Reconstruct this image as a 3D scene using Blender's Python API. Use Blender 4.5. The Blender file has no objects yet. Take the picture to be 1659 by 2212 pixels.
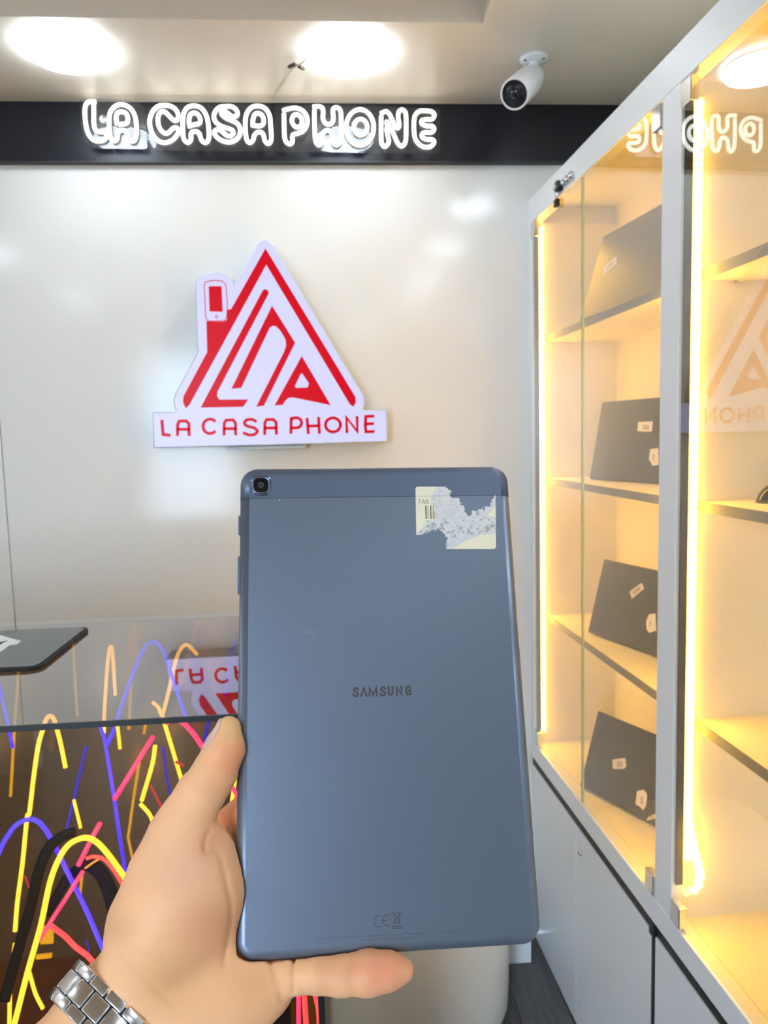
import bpy, bmesh, math, random
import numpy as np
from mathutils import Matrix, Vector

random.seed(4)
rng = np.random.default_rng(4)
C = bpy.context.scene.collection
SC = bpy.context.scene

# ------------------------------------------------------------------ camera, world, exposure
CZ = 1.55                                    # eye height above the floor
FPX = 1600.0                                 # focal length in pixels of the 1659 x 2212 frame
ROT = np.array([[0.99678973, -0.07552786, -0.02656644],      # camera right
                [-0.03391806, -0.09778393, -0.99462951],     # camera down
                [0.07252447, 0.99233757, -0.10003177]])      # camera forward
cam_d = bpy.data.cameras.new('camera')
cam_d.sensor_fit = 'VERTICAL'
cam_d.sensor_height = 36.0
cam_d.sensor_width = 27.0
cam_d.lens = 36.0 * FPX / 2212.0
cam_d.clip_start = 0.02
cam_d.dof.use_dof = True
cam_d.dof.focus_distance = 0.40
cam_d.dof.aperture_fstop = 23.0
cam = bpy.data.objects.new('camera', cam_d)
cam.matrix_world = Matrix(((ROT[0][0], -ROT[1][0], -ROT[2][0], 0), (ROT[0][1], -ROT[1][1], -ROT[2][1], 0),
                           (ROT[0][2], -ROT[1][2], -ROT[2][2], CZ), (0, 0, 0, 1)))
C.objects.link(cam)
SC.camera = cam

SC.view_settings.view_transform = 'Standard'
SC.view_settings.look = 'None'
SC.view_settings.gamma = 1.0
SC.view_settings.exposure = 0.68
SC.view_settings.use_curve_mapping = False
world = bpy.data.worlds.new('world')
SC.world = world
world.use_nodes = True
world.node_tree.nodes['Background'].inputs[0].default_value = (0.62, 0.80, 1.0, 1)
world.node_tree.nodes['Background'].inputs[1].default_value = 13.0     # daylight of the street at the open shop front

LAMP = 16.5        # ceiling disc emission
LED = 50.0          # cabinet strip bead emission


# ------------------------------------------------------------------ helpers
def ray(x, y):
    return ROT.T @ np.array([x - 829.5, y - 1106.0, FPX])


CAMP = np.array([0, 0, CZ])


def on_y(x, y, Y):
    r = ray(x, y)
    return CAMP + r * (Y / r[1])


def on_z(x, y, z):
    r = ray(x, y)
    return CAMP + r * ((z - CZ) / r[2])


def on_plane(x, y, p, n):
    r = ray(x, y)
    return CAMP + r * (((np.asarray(p) - CAMP) @ n) / (r @ n))


def lin(r, g, b):
    f = lambda v: (v / 12.92 if v <= 0.04045 else ((v + 0.055) / 1.055) ** 2.4)
    return (f(r / 255), f(g / 255), f(b / 255), 1)


def mat(name, col, rough=0.5, metal=0.0, spec=0.5, emit=None, strength=0.0, bump=0.0, bscale=200.0, vary=0.0, vscale=3.0, coat=0.0):
    m = bpy.data.materials.new(name)
    m.use_nodes = True
    nt = m.node_tree
    b = nt.nodes['Principled BSDF']
    b.inputs['Base Color'].default_value = col
    b.inputs['Roughness'].default_value = rough
    b.inputs['Metallic'].default_value = metal
    b.inputs['Specular IOR Level'].default_value = spec
    b.inputs['Coat Weight'].default_value = coat
    if emit:
        b.inputs['Emission Color'].default_value = emit
        b.inputs['Emission Strength'].default_value = strength
    tc = nt.nodes.new('ShaderNodeTexCoord')
    if vary:
        n = nt.nodes.new('ShaderNodeTexNoise')
        n.inputs['Scale'].default_value = vscale
        n.inputs['Detail'].default_value = 6
        nt.links.new(tc.outputs['Object'], n.inputs['Vector'])
        mx = nt.nodes.new('ShaderNodeMixRGB')
        mx.blend_type = 'MULTIPLY'
        mx.inputs[0].default_value = 1
        mx.inputs[1].default_value = col
        rp = nt.nodes.new('ShaderNodeValToRGB')
        rp.color_ramp.elements[0].color = (1 - vary,) * 3 + (1,)
        rp.color_ramp.elements[1].color = (1 + vary * 0.4,) * 3 + (1,)
        rp.color_ramp.elements[0].position = 0.3
        rp.color_ramp.elements[1].position = 0.7
        nt.links.new(n.outputs['Fac'], rp.inputs[0])
        nt.links.new(rp.outputs[0], mx.inputs[2])
        nt.links.new(mx.outputs[0], b.inputs['Base Color'])
    if bump:
        n2 = nt.nodes.new('ShaderNodeTexNoise')
        n2.inputs['Scale'].default_value = bscale
        n2.inputs['Detail'].default_value = 4
        nt.links.new(tc.outputs['Object'], n2.inputs['Vector'])
        bp = nt.nodes.new('ShaderNodeBump')
        bp.inputs['Strength'].default_value = bump
        bp.inputs['Distance'].default_value = 0.001
        nt.links.new(n2.outputs['Fac'], bp.inputs['Height'])
        nt.links.new(bp.outputs[0], b.inputs['Normal'])
    return m


def glass(name, tint, ior=1.5, boost=1.0, rough=0.0, haze=0.0):
    """a pane: clear straight through with a tint, Fresnel reflection on its faces"""
    m = bpy.data.materials.new(name)
    m.use_nodes = True
    nt = m.node_tree
    nt.nodes.clear()
    out = nt.nodes.new('ShaderNodeOutputMaterial')
    t = nt.nodes.new('ShaderNodeBsdfTransparent')
    t.inputs[0].default_value = tint
    g = nt.nodes.new('ShaderNodeBsdfGlossy')
    g.inputs['Roughness'].default_value = rough
    fr = nt.nodes.new('ShaderNodeFresnel')
    fr.inputs['IOR'].default_value = ior
    geo = nt.nodes.new('ShaderNodeNewGeometry')
    inv = nt.nodes.new('ShaderNodeMath')
    inv.operation = 'MULTIPLY'
    inv.use_clamp = True
    inv.inputs[1].default_value = boost
    nt.links.new(fr.outputs[0], inv.inputs[0])
    fr.inputs['IOR'].default_value = ior
    # only the faces turned to the eye reflect; leaving faces just pass the light
    sub = nt.nodes.new('ShaderNodeMath')
    sub.operation = 'SUBTRACT'
    sub.inputs[0].default_value = 1.0
    nt.links.new(geo.outputs['Backfacing'], sub.inputs[1])
    mul = nt.nodes.new('ShaderNodeMath')
    mul.operation = 'MULTIPLY'
    nt.links.new(inv.outputs[0], mul.inputs[0])
    nt.links.new(sub.outputs[0], mul.inputs[1])
    mx = nt.nodes.new('ShaderNodeMixShader')
    nt.links.new(mul.outputs[0], mx.inputs[0])
    if haze:
        df = nt.nodes.new('ShaderNodeBsdfTranslucent')
        df.inputs[0].default_value = (0.9, 0.92, 0.95, 1)
        d2 = nt.nodes.new('ShaderNodeBsdfDiffuse')
        d2.inputs[0].default_value = (0.9, 0.92, 0.95, 1)
        m1 = nt.nodes.new('ShaderNodeMixShader')
        m1.inputs[0].default_value = 0.5
        nt.links.new(df.outputs[0], m1.inputs[1])
        nt.links.new(d2.outputs[0], m1.inputs[2])
        m2 = nt.nodes.new('ShaderNodeMixShader')
        m2.inputs[0].default_value = haze
        nt.links.new(t.outputs[0], m2.inputs[1])
        nt.links.new(m1.outputs[0], m2.inputs[2])
        nt.links.new(m2.outputs[0], mx.inputs[1])
    else:
        nt.links.new(t.outputs[0], mx.inputs[1])
    nt.links.new(g.outputs[0], mx.inputs[2])
    nt.links.new(mx.outputs[0], out.inputs[0])
    return m


def emitter(name, col, strength, base=(0.8, 0.8, 0.8, 1), rough=0.3):
    return mat(name, base, rough, emit=col, strength=strength)


def thing(name, label, cat, loc=(0, 0, 0), rotz=0.0, group=None, matrix=None):
    o = bpy.data.objects.new(name, None)
    o.empty_display_size = 0.05
    C.objects.link(o)
    if matrix is not None:
        o.matrix_world = matrix
    else:
        o.matrix_world = Matrix.Translation(Vector(loc)) @ Matrix.Rotation(rotz, 4, 'Z')
    tag(o, label, cat, group)
    return o


def tag(o, label, cat, group=None):
    o['label'] = label
    o['category'] = cat
    if group:
        o['group'] = group
    return o


def link(name, me, m, parent=None, local=False, smooth=False):
    o = bpy.data.objects.new(name, me)
    C.objects.link(o)
    if m is not None:
        me.materials.clear()
        me.materials.append(m)
    if smooth:
        me.shade_smooth()
    if parent is not None:
        o.parent = parent
        if not local:
            w = parent.matrix_basis.copy()
            p = parent.parent
            while p is not None:
                w = p.matrix_basis @ p_inv(parent) @ w
                parent, p = p, p.parent
            o.matrix_parent_inverse = w.inverted()
    return o


def p_inv(o):
    return o.matrix_parent_inverse


def struct(o):
    o['kind'] = 'structure'
    return o


def mesh(name, v, f, m, parent=None, local=False, smooth=False):
    me = bpy.data.meshes.new(name)
    me.from_pydata([tuple(map(float, p)) for p in v], [], f)
    bm = bmesh.new()
    bm.from_mesh(me)
    bmesh.ops.recalc_face_normals(bm, faces=bm.faces)
    bm.to_mesh(me)
    bm.free()
    return link(name, me, m, parent, local, smooth)


def bx(name, lo, hi, m, parent=None, local=False, bevel=0.0, seg=2, mtx=None):
    me = bpy.data.meshes.new(name)
    bm = bmesh.new()
    bmesh.ops.create_cube(bm, size=1.0)
    lo, hi = np.array(lo, float), np.array(hi, float)
    for v in bm.verts:
        p = (np.array(v.co) + 0.5) * (hi - lo) + lo
        v.co = Vector(p)
    if bevel:
        bmesh.ops.bevel(bm, geom=list(bm.edges), offset=bevel, segments=seg, profile=0.5, affect='EDGES')
    if mtx is not None:
        bm.transform(mtx)
    bm.to_mesh(me)
    bm.free()
    return link(name, me, m, parent, local, smooth=False)


def catmull(P, closed=False, n=5):
    P = [np.array(p, float) for p in P]
    N = len(P)
    out = []
    for i in range(N if closed else N - 1):
        if closed:
            a, b, c, d = P[i - 1], P[i], P[(i + 1) % N], P[(i + 2) % N]
        else:
            b, c = P[i], P[i + 1]
            a = P[i - 1] if i > 0 else 2 * b - c
            d = P[i + 2] if i + 2 < N else 2 * c - b
        for k in range(n):
            t = k / n
            out.append(0.5 * (2 * b + (c - a) * t + (2 * a - 5 * b + 4 * c - d) * t * t + (3 * b - a - 3 * c + d) * t ** 3))
    if not closed:
        out.append(P[-1])
    return out


def tube_data(P, r, closed=False, seg=8, ref=(0, 1, 0), flat=1.0):
    """sweep a round section along P (list of 3-D points); r may be a list"""
    P = [np.array(p, float) for p in P]
    N = len(P)
    ref = np.array(ref, float)
    V, F = [], []
    for i in range(N):
        if closed:
            t = P[(i + 1) % N] - P[i - 1]
        else:
            t = P[min(i + 1, N - 1)] - P[max(i - 1, 0)]
        t = t / (np.linalg.norm(t) + 1e-12)
        a = np.cross(t, ref)
        if np.linalg.norm(a) < 1e-4:
            a = np.cross(t, (0.3, 0.1, 1))
        a /= np.linalg.norm(a)
        b = np.cross(a, t)
        rr = r[i] if hasattr(r, '__len__') else r
        for k in range(seg):
            th = 2 * math.pi * k / seg
            V.append(P[i] + rr * (math.cos(th) * a + flat * math.sin(th) * b))
    for i in range(N if closed else N - 1):
        j = (i + 1) % N
        for k in range(seg):
            l = (k + 1) % seg
            F.append((i * seg + k, i * seg + l, j * seg + l, j * seg + k))
    if not closed:
        F.append(tuple(range(seg - 1, -1, -1)))
        F.append(tuple((N - 1) * seg + k for k in range(seg)))
    return V, F


def tube(name, P, r, m, parent=None, local=False, closed=False, seg=8, ref=(0, 1, 0), flat=1.0):
    V, F = tube_data(P, r, closed, seg, ref, flat)
    return mesh(name, V, F, m, parent, local, smooth=True)


def lathe(name, prof, m, parent=None, local=False, seg=40, mtx=None, smooth=True):
    V, F = [], []
    for (r, z) in prof:
        for k in range(seg):
            th = 2 * math.pi * k / seg
            V.append((r * math.cos(th), r * math.sin(th), z))
    n = len(prof)
    for i in range(n - 1):
        for k in range(seg):
            l = (k + 1) % seg
            F.append((i * seg + k, i * seg + l, (i + 1) * seg + l, (i + 1) * seg + k))
    F.append(tuple(range(seg)))
    F.append(tuple((n - 1) * seg + k for k in range(seg)))
    if mtx is not None:
        V = [mtx @ Vector(v) for v in V]
    o = mesh(name, V, F, m, parent, local, smooth=False)
    if smooth:
        for p in o.data.polygons:
            p.use_smooth = len(p.vertices) == 4
    return o


def shape2d(name, loops, depth, m, mtx, parent=None, local=False, bevel=0.0):
    """filled 2-D outline (with holes) extruded by depth behind the face plane z = 0 of mtx"""
    cu = bpy.data.curves.new(name, 'CURVE')
    cu.dimensions = '2D'
    cu.fill_mode = 'BOTH'
    cu.extrude = depth / 2
    cu.bevel_depth = bevel
    cu.bevel_resolution = 1
    for lp in loops:
        s = cu.splines.new('POLY')
        s.points.add(len(lp) - 1)
        for q, p in zip(s.points, lp):
            q.co = (p[0], p[1], 0, 1)
        s.use_cyclic_u = True
    tmp = bpy.data.objects.new(name + '_tmp', cu)
    C.objects.link(tmp)
    dg = bpy.context.evaluated_depsgraph_get()
    me = bpy.data.meshes.new_from_object(tmp.evaluated_get(dg))
    bpy.data.objects.remove(tmp)
    bpy.data.curves.remove(cu)
    me.name = name
    me.transform(mtx @ Matrix.Translation((0, 0, -depth / 2)))
    me.update()
    return link(name, me, m, parent, local)


def ribbon_data(P, w, z0, z1, cap=True):
    """a flat stroke of width w along the 2-D points P, from z0 to z1"""
    P = [np.array(p, float) for p in P]
    N = len(P)
    L, R = [], []
    for i in range(N):
        t0 = P[i] - P[i - 1] if i > 0 else P[1] - P[0]
        t1 = P[i + 1] - P[i] if i < N - 1 else P[-1] - P[-2]
        t0 = t0 / (np.linalg.norm(t0) + 1e-12)
        t1 = t1 / (np.linalg.norm(t1) + 1e-12)
        n0, n1 = np.array([-t0[1], t0[0]]), np.array([-t1[1], t1[0]])
        n = n0 + n1
        n /= np.linalg.norm(n) + 1e-9
        k = 1.0 / max(n @ n0, 0.45)
        p = P[i]
        if cap and i == 0:
            p = p - t1 * w * 0.35
        if cap and i == N - 1:
            p = p + t0 * w * 0.35
        L.append(p + n * w / 2 * k)
        R.append(p - n * w / 2 * k)
    V, F = [], []
    for z in (z0, z1):
        for i in range(N):
            V.append((L[i][0], L[i][1], z))
            V.append((R[i][0], R[i][1], z))
    o = 2 * N
    for i in range(N - 1):
        a, b, c, d = 2 * i, 2 * i + 1, 2 * i + 3, 2 * i + 2
        F += [(o + a, o + b, o + c, o + d), (a, d, c, b), (a, o + a, o + d, d), (b, c, o + c, o + b)]
    F += [(0, 1, o + 1, o), (2 * N - 2, o + 2 * N - 2, o + 2 * N - 1, 2 * N - 1)]
    return V, F


def strokes(name, lines, w, z0, z1, m, mtx, parent=None, local=False):
    V, F = [], []
    for P in lines:
        v, f = ribbon_data(P, w, z0, z1)
        o = len(V)
        V += [mtx @ Vector(q) for q in v]
        F += [tuple(i + o for i in q) for q in f]
    return mesh(name, V, F, m, parent, local)


def arc(cx, cy, rx, ry, a0, a1, n=14):
    return [(cx + rx * math.cos(math.radians(a0 + (a1 - a0) * i / n)), cy + ry * math.sin(math.radians(a0 + (a1 - a0) * i / n)))
            for i in range(n + 1)]


# ------------------------------------------------------------------ materials
M = {}
M['wall'] = mat('white_laminate', lin(228, 227, 223), 0.14, spec=0.35)
M['paint'] = mat('white_paint', lin(228, 220, 207), 0.6, bump=0.04, bscale=300)
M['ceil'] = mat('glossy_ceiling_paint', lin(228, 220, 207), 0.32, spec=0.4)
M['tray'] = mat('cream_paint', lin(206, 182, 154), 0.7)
M['black_gloss'] = mat('black_laminate', lin(24, 25, 33), 0.34, spec=0.35)
M['black_plastic'] = mat('black_plastic', lin(22, 22, 24), 0.4)
M['black_rubber'] = mat('black_rubber', lin(20, 20, 22), 0.75)
M['chrome'] = mat('chrome', (0.78, 0.79, 0.8, 1), 0.12, metal=1.0)
M['steel'] = mat('brushed_steel', (0.72, 0.73, 0.75, 1), 0.22, metal=1.0)
M['cabinet'] = mat('white_melamine', lin(236, 237, 238), 0.28, spec=0.4)
M['cabinet_in'] = mat('white_board', lin(238, 230, 208), 0.45)
M['shelf_edge'] = mat('satin_aluminium', lin(104, 105, 110), 0.5, spec=0.3)
M['gap'] = mat('dark_profile', lin(34, 34, 38), 0.45)
M['pane'] = glass('clear_glass', (0.97, 0.985, 0.975, 1), 1.5, 2.5)
M['pane_edge'] = mat('green_glass_edge', lin(150, 165, 110), 0.15)
M['smoked_top'] = glass('smoked_mirror_glass', (0.74, 0.69, 0.64, 1), 2.3, 1.75)
M['smoked'] = glass('bronze_glass', (0.88, 0.80, 0.70, 1), 1.5, 0.5)
M['acrylic'] = glass('clear_acrylic', (0.92, 0.92, 0.93, 1), 1.49, 1.0, haze=0.015)
M['film'] = glass('pale_film', (0.6, 0.62, 0.7, 1), 1.49, 1.0, haze=0.028)
M['dark_mirror'] = mat('dark_mirror', (0.36, 0.28, 0.20, 1), 0.14, metal=0.75)
M['box_floor'] = mat('brown_board', lin(130, 84, 44), 0.5, vary=0.3, vscale=9)
M['lamp'] = emitter('lamp_diffuser', (0.79, 0.90, 1.0, 1), LAMP)
M['lamp_rim'] = mat('lamp_rim', lin(235, 238, 240), 0.4)
M['neon_white'] = emitter('neon_white', (1.0, 1.0, 0.9, 1), 1.4)
M['face'] = emitter('lit_acrylic', (0.66, 0.66, 1.0, 1), 0.62, base=(0.05, 0.05, 0.06, 1), rough=0.3)
M['face'].node_tree.nodes['Principled BSDF'].inputs['Specular IOR Level'].default_value = 0.25
M['red'] = emitter('lit_red_film', (0.72, 0.0, 0.012, 1), 0.55, base=(0.05, 0.002, 0.002, 1), rough=0.3)
M['red'].node_tree.nodes['Principled BSDF'].inputs['Specular IOR Level'].default_value = 0.12
M['returns'] = mat('sign_side', lin(196, 206, 212), 0.35)
M['led'] = emitter('led_bead', (1.0, 0.50, 0.025, 1), LED)
M['led_tape'] = emitter('led_tape', (1.0, 0.60, 0.06, 1), 2.2)
NE = {}
for k, c, s in (('yellow', (1.0, 0.54, 0.008, 1), 1.7), ('blue', (0.008, 0.0, 1.0, 1), 1.9), ('pink', (1.0, 0.008, 0.15, 1), 1.5),
                ('red', (1.0, 0.03, 0.05, 1), 1.4), ('orange', (1.0, 0.32, 0.02, 1), 1.1)):
    NE[k] = emitter('neon_' + k, c, s, base=(0.3, 0.3, 0.3, 1))
    NE['dim_' + k] = emitter('neon_dim_' + k, c, s * 0.32, base=(0.1, 0.1, 0.1, 1))
M['skin_print'] = mat('print_black', lin(58, 36, 34), 0.6)

# ------------------------------------------------------------------ the shell of the room
D_WALL = 2.13
Z_CEIL = CZ + 0.905
XL, XR, YF = -1.75, 1.02, -1.9

# floor with plank pieces where the photo shows them
fl = struct(bx('floor', (XL, YF, -0.05), (XR, D_WALL, -0.004), mat('floor_base', lin(56, 54, 54), 0.6)))
pm = [mat('grey_plank_%s' % w, lin(*c), 0.42, vary=0.35, vscale=14, bump=0.05, bscale=90)
      for w, c in (('a', (92, 90, 92)), ('b', (78, 76, 78)), ('c', (104, 101, 101)))]
for m_ in pm:                        # stretch the grain along the planks
    nt = m_.node_tree
    tc = [n for n in nt.nodes if n.type == 'TEX_COORD'][0]
    mp = nt.nodes.new('ShaderNodeMapping')
    mp.inputs['Scale'].default_value = (5, 0.35, 1)
    nt.links.new(tc.outputs['Object'], mp.inputs['Vector'])
    for n in nt.nodes:
        if n.type == 'TEX_NOISE':
            nt.links.new(mp.outputs[0], n.inputs['Vector'])
k = 0
for i in range(12):
    x0 = -0.62 + i * 0.135
    y = -0.2 - (i % 3) * 0.33
    while y < D_WALL:
        y1 = min(y + 1.0, D_WALL)
        if y1 > 0.1:
            bx('plank', (x0 + 0.001, max(y, -0.2) + 0.001, -0.006), (x0 + 0.134, y1 - 0.001, 0.0), pm[(i * 2 + k) % 3], fl, bevel=0.0008, seg=1)
        k += 1
        y = y1

# ceiling: a flat band round a recessed tray
tray_x = on_z(1045, 45, Z_CEIL)[0]
tray_y = on_z(520, 43, Z_CEIL)[1]
TX0, TY0 = -1.35, -1.2
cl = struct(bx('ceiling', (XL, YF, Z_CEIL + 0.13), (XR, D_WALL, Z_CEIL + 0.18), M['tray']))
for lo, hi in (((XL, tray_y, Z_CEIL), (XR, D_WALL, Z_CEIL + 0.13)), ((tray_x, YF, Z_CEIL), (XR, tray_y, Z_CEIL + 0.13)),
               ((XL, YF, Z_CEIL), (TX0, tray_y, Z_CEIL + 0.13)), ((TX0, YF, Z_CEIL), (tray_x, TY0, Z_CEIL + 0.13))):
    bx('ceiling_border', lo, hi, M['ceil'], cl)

wb = struct(bx('wall_back', (XL, D_WALL + 0.006, 0), (XR, D_WALL + 0.08, Z_CEIL + 0.18), M['paint']))
seam = on_y(22, 1200, D_WALL)[0]
bx('panel', (XL, D_WALL, 0), (seam - 0.0015, D_WALL + 0.006, Z_CEIL), M['wall'], wb)
bx('panel', (seam + 0.0015, D_WALL, 0), (XR, D_WALL + 0.006, Z_CEIL), M['wall'], wb)
struct(bx('wall_left', (XL - 0.08, YF, 0), (XL, D_WALL + 0.08, Z_CEIL + 0.18), M['paint']))
struct(bx('wall_right', (XR, YF, 0), (XR + 0.08, D_WALL + 0.08, Z_CEIL + 0.18), M['paint']))
M['front'] = mat('unseen_front_darkened', lin(120, 113, 108), 0.6)
wf = struct(bx('unseen_wall_front', (-0.75, YF - 0.08, 0), (XR, YF, Z_CEIL + 0.18), M['front']))  # unseen; opening narrowed and wall darkened to dim the tablet's reflection
bx('unseen_wall_lintel', (XL, YF - 0.08, 2.25), (-0.75, YF, Z_CEIL + 0.18), M['paint'], wf)
bx('unseen_wall_pier', (XL, YF - 0.08, 0), (XL + 0.3, YF, 2.25), M['paint'], wf)
struct(bx('ground', (-8, -14, -0.2), (8, YF - 0.08, -0.06), mat('asphalt', lin(70, 70, 72), 0.85, vary=0.2)))
band_z = on_y(620, 348, D_WALL - 0.02)[2]
tr = struct(bx('trim_1', (XL, D_WALL - 0.02, band_z), (XR, D_WALL, Z_CEIL), M['black_gloss'], bevel=0.001, seg=1))
bx('trim_shade_line', (XL, D_WALL - 0.022, band_z - 0.004), (XR, D_WALL - 0.001, band_z), M['gap'], tr)  # dark strip standing in for the shadow line under the band
bp_ = on_z(1148, 2080, 0.0)
struct(bx('baseboard_back', (0.05, bp_[1], 0), (bp_[0], D_WALL, 0.16), M['cabinet'], bevel=0.003))

# ------------------------------------------------------------------ ceiling lights
def ceiling_light(x, y, label, r=0.088):
    t = thing('ceiling_light', label, 'light', (x, y, Z_CEIL), group='round ceiling lights')
    lathe('rim', [(r * 0.9, 0), (r * 0.97, 0), (r * 0.97, -0.004), (r * 0.9, -0.004)], M['lamp_rim'], t, True)
    lathe('diffuser', [(r * 0.86, -0.004), (r * 0.985, -0.008), (r, -0.012), (r * 0.995, -0.017), (r * 0.97, -0.020), (r * 0.6, -0.0215), (0.002, -0.022)], M['lamp'], t, True)


ceiling_light(-0.566, 1.836, 'round white ceiling light in the corner left of the neon lettering')
ceiling_light(0.080, 1.842, 'round white ceiling light beside the loose cable and the security camera')
for yy, w in ((1.28, 'first'), (0.62, 'second'), (-0.08, 'third'), (-0.75, 'fourth')):
    ceiling_light(0.60, yy, 'round white ceiling light above the cabinet aisle, %s from the back wall' % w)
ceiling_light(-1.5, 0.6, 'added unseen round fill light left of the ceiling recess, over the counter')  # left-row lamps are unseen, added to brighten the room
ceiling_light(-1.5, 1.25, 'added unseen round fill light left of the ceiling recess, behind the counter')
ceiling_light(-0.9, -1.55, 'added unseen round fill light near the shop front, on its left side')  # unseen, added for frontal light on the back wall
ceiling_light(0.32, -1.55, 'added unseen round fill light near the shop front, on its right side')  # unseen, placed to lay a lighter patch on the tablet's back
ceiling_light(-1.5, -0.5, 'added unseen round fill light left of the ceiling recess, near the shop front')  # also of the added left row

# ------------------------------------------------------------------ neon lettering on the black band
def px_crop(pts, ox, oy, s):
    return [(ox + x * s, oy + y * s) for x, y in pts]


YN = D_WALL - 0.052
s1 = 260 / 1659
L_ = [
    (160, False, [(300, 130), (240, 125), (185, 138), (155, 190), (148, 280), (160, 430), (185, 540), (230, 620), (290, 662), (360, 668), (420, 650), (447, 600), (430, 555), (380, 545), (320, 535), (285, 490), (272, 400), (270, 170)]),
    (160, True, [(625, 165), (560, 195), (505, 260), (485, 340), (485, 480), (495, 590), (520, 650), (560, 668), (595, 630), (600, 570), (625, 530), (670, 520), (715, 540), (745, 600), (775, 660), (815, 670), (850, 630), (862, 540), (855, 400), (830, 300), (780, 220), (700, 172)]),
    (160, False, [(590, 440), (580, 340), (600, 280), (660, 265), (720, 290), (742, 360), (725, 420), (680, 435), (615, 440)]),
    (160, True, [(1240, 175), (1150, 195), (1085, 260), (1045, 360), (1045, 460), (1075, 560), (1140, 650), (1230, 690), (1330, 670), (1400, 610), (1440, 540), (1420, 490), (1380, 485), (1340, 515), (1290, 560), (1230, 550), (1180, 490), (1155, 400), (1165, 310), (1200, 265), (1250, 265), (1300, 310), (1360, 370), (1410, 385), (1435, 340), (1420, 260), (1350, 195)]),
    (380, True, [(215, 185), (150, 215), (110, 280), (95, 380), (97, 560), (115, 650), (165, 690), (205, 650), (208, 570), (235, 540), (290, 540), (325, 570), (345, 640), (385, 685), (430, 680), (455, 610), (450, 480), (430, 350), (390, 260), (320, 195)]),
    (380, False, [(190, 480), (180, 390), (195, 310), (245, 280), (300, 300), (335, 360), (325, 420), (270, 440), (205, 450)]),
    (380, True, [(700, 190), (620, 195), (555, 240), (522, 320), (545, 400), (620, 460), (710, 490), (780, 520), (790, 560), (755, 600), (700, 590), (650, 550), (600, 512), (545, 520), (530, 560), (560, 610), (640, 665), (740, 685), (830, 650), (880, 580), (885, 500), (850, 430), (780, 390), (690, 350), (640, 310), (625, 275), (660, 255), (710, 280), (770, 325), (830, 325), (850, 280), (820, 225), (760, 190)]),
    (380, True, [(1120, 185), (1050, 200), (990, 260), (960, 350), (957, 480), (965, 600), (985, 670), (1025, 690), (1065, 650), (1080, 590), (1120, 550), (1180, 550), (1210, 590), (1225, 660), (1265, 705), (1305, 680), (1315, 600), (1305, 450), (1295, 330), (1250, 240), (1190, 195)]),
    (380, False, [(1060, 470), (1060, 390), (1080, 310), (1130, 285), (1185, 310), (1210, 380), (1195, 440), (1150, 460), (1080, 455)]),
    (590, False, [(130, 250), (210, 225), (310, 212), (400, 245), (455, 310), (475, 400), (450, 480), (400, 540), (330, 565), (275, 580), (265, 620), (265, 680), (235, 710), (190, 690), (160, 630), (152, 500), (148, 290)]),
    (590, True, [(320, 300), (275, 325), (258, 390), (285, 450), (335, 480), (385, 450), (400, 390), (375, 330)]),
    (590, False, [(545, 195), (630, 190), (680, 215), (690, 280), (685, 350), (710, 410), (765, 440), (815, 410), (830, 340), (822, 260), (840, 215), (880, 205), (920, 235), (935, 300), (938, 480), (932, 620), (915, 690), (870, 725), (830, 690), (815, 610), (800, 550), (750, 520), (700, 545), (680, 600), (675, 680), (640, 725), (600, 700), (580, 640), (570, 450), (568, 240)]),
    (590, True, arc(1197, 480, 190, 247, 0, 345, 23)),
    (590, True, arc(1205, 475, 90, 110, 0, 337, 15)),
    (720, False, [(650, 290), (720, 260), (770, 290), (810, 370), (850, 460), (885, 490), (910, 450), (895, 350), (900, 270), (945, 235), (990, 265), (1003, 340), (1003, 560), (995, 680), (945, 740), (890, 700), (840, 590), (790, 490), (755, 470), (735, 500), (750, 590), (765, 680), (715, 745), (670, 710), (660, 620), (660, 320)]),
    (720, True, [(1270, 250), (1190, 255), (1130, 310), (1112, 400), (1112, 520), (1125, 620), (1170, 700), (1250, 750), (1340, 745), (1390, 690), (1370, 650), (1290, 645), (1230, 620), (1225, 570), (1270, 550), (1350, 550), (1390, 510), (1370, 465), (1290, 460), (1220, 430), (1225, 380), (1280, 370), (1360, 365), (1395, 310), (1360, 265)]),
]
nb = on_y(560, 330, YN)
neon = thing('neon_sign', 'white double-outline neon lettering mounted on the black band under the ceiling', 'sign', (nb[0], D_WALL - 0.02, nb[2]))
for ox, closed, pts in L_:
    P = [on_y(x, y, YN) for x, y in px_crop(pts, ox, 200, s1)]
    tube('neon_tube', catmull(P, closed, 4), 0.0053, M['neon_white'], neon, closed=closed, seg=8)


def wall_mtx(Y):
    """local x -> world X, local y -> world Z, local +z -> towards the room; face plane at depth Y"""
    return Matrix(((1, 0, 0, 0), (0, 0, -1, Y), (0, 1, 0, 0), (0, 0, 0, 1)))


def flat_xz(pts, Y):
    return [(p[0], p[2]) for p in (on_y(x, y, Y) for x, y in pts)]


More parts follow.
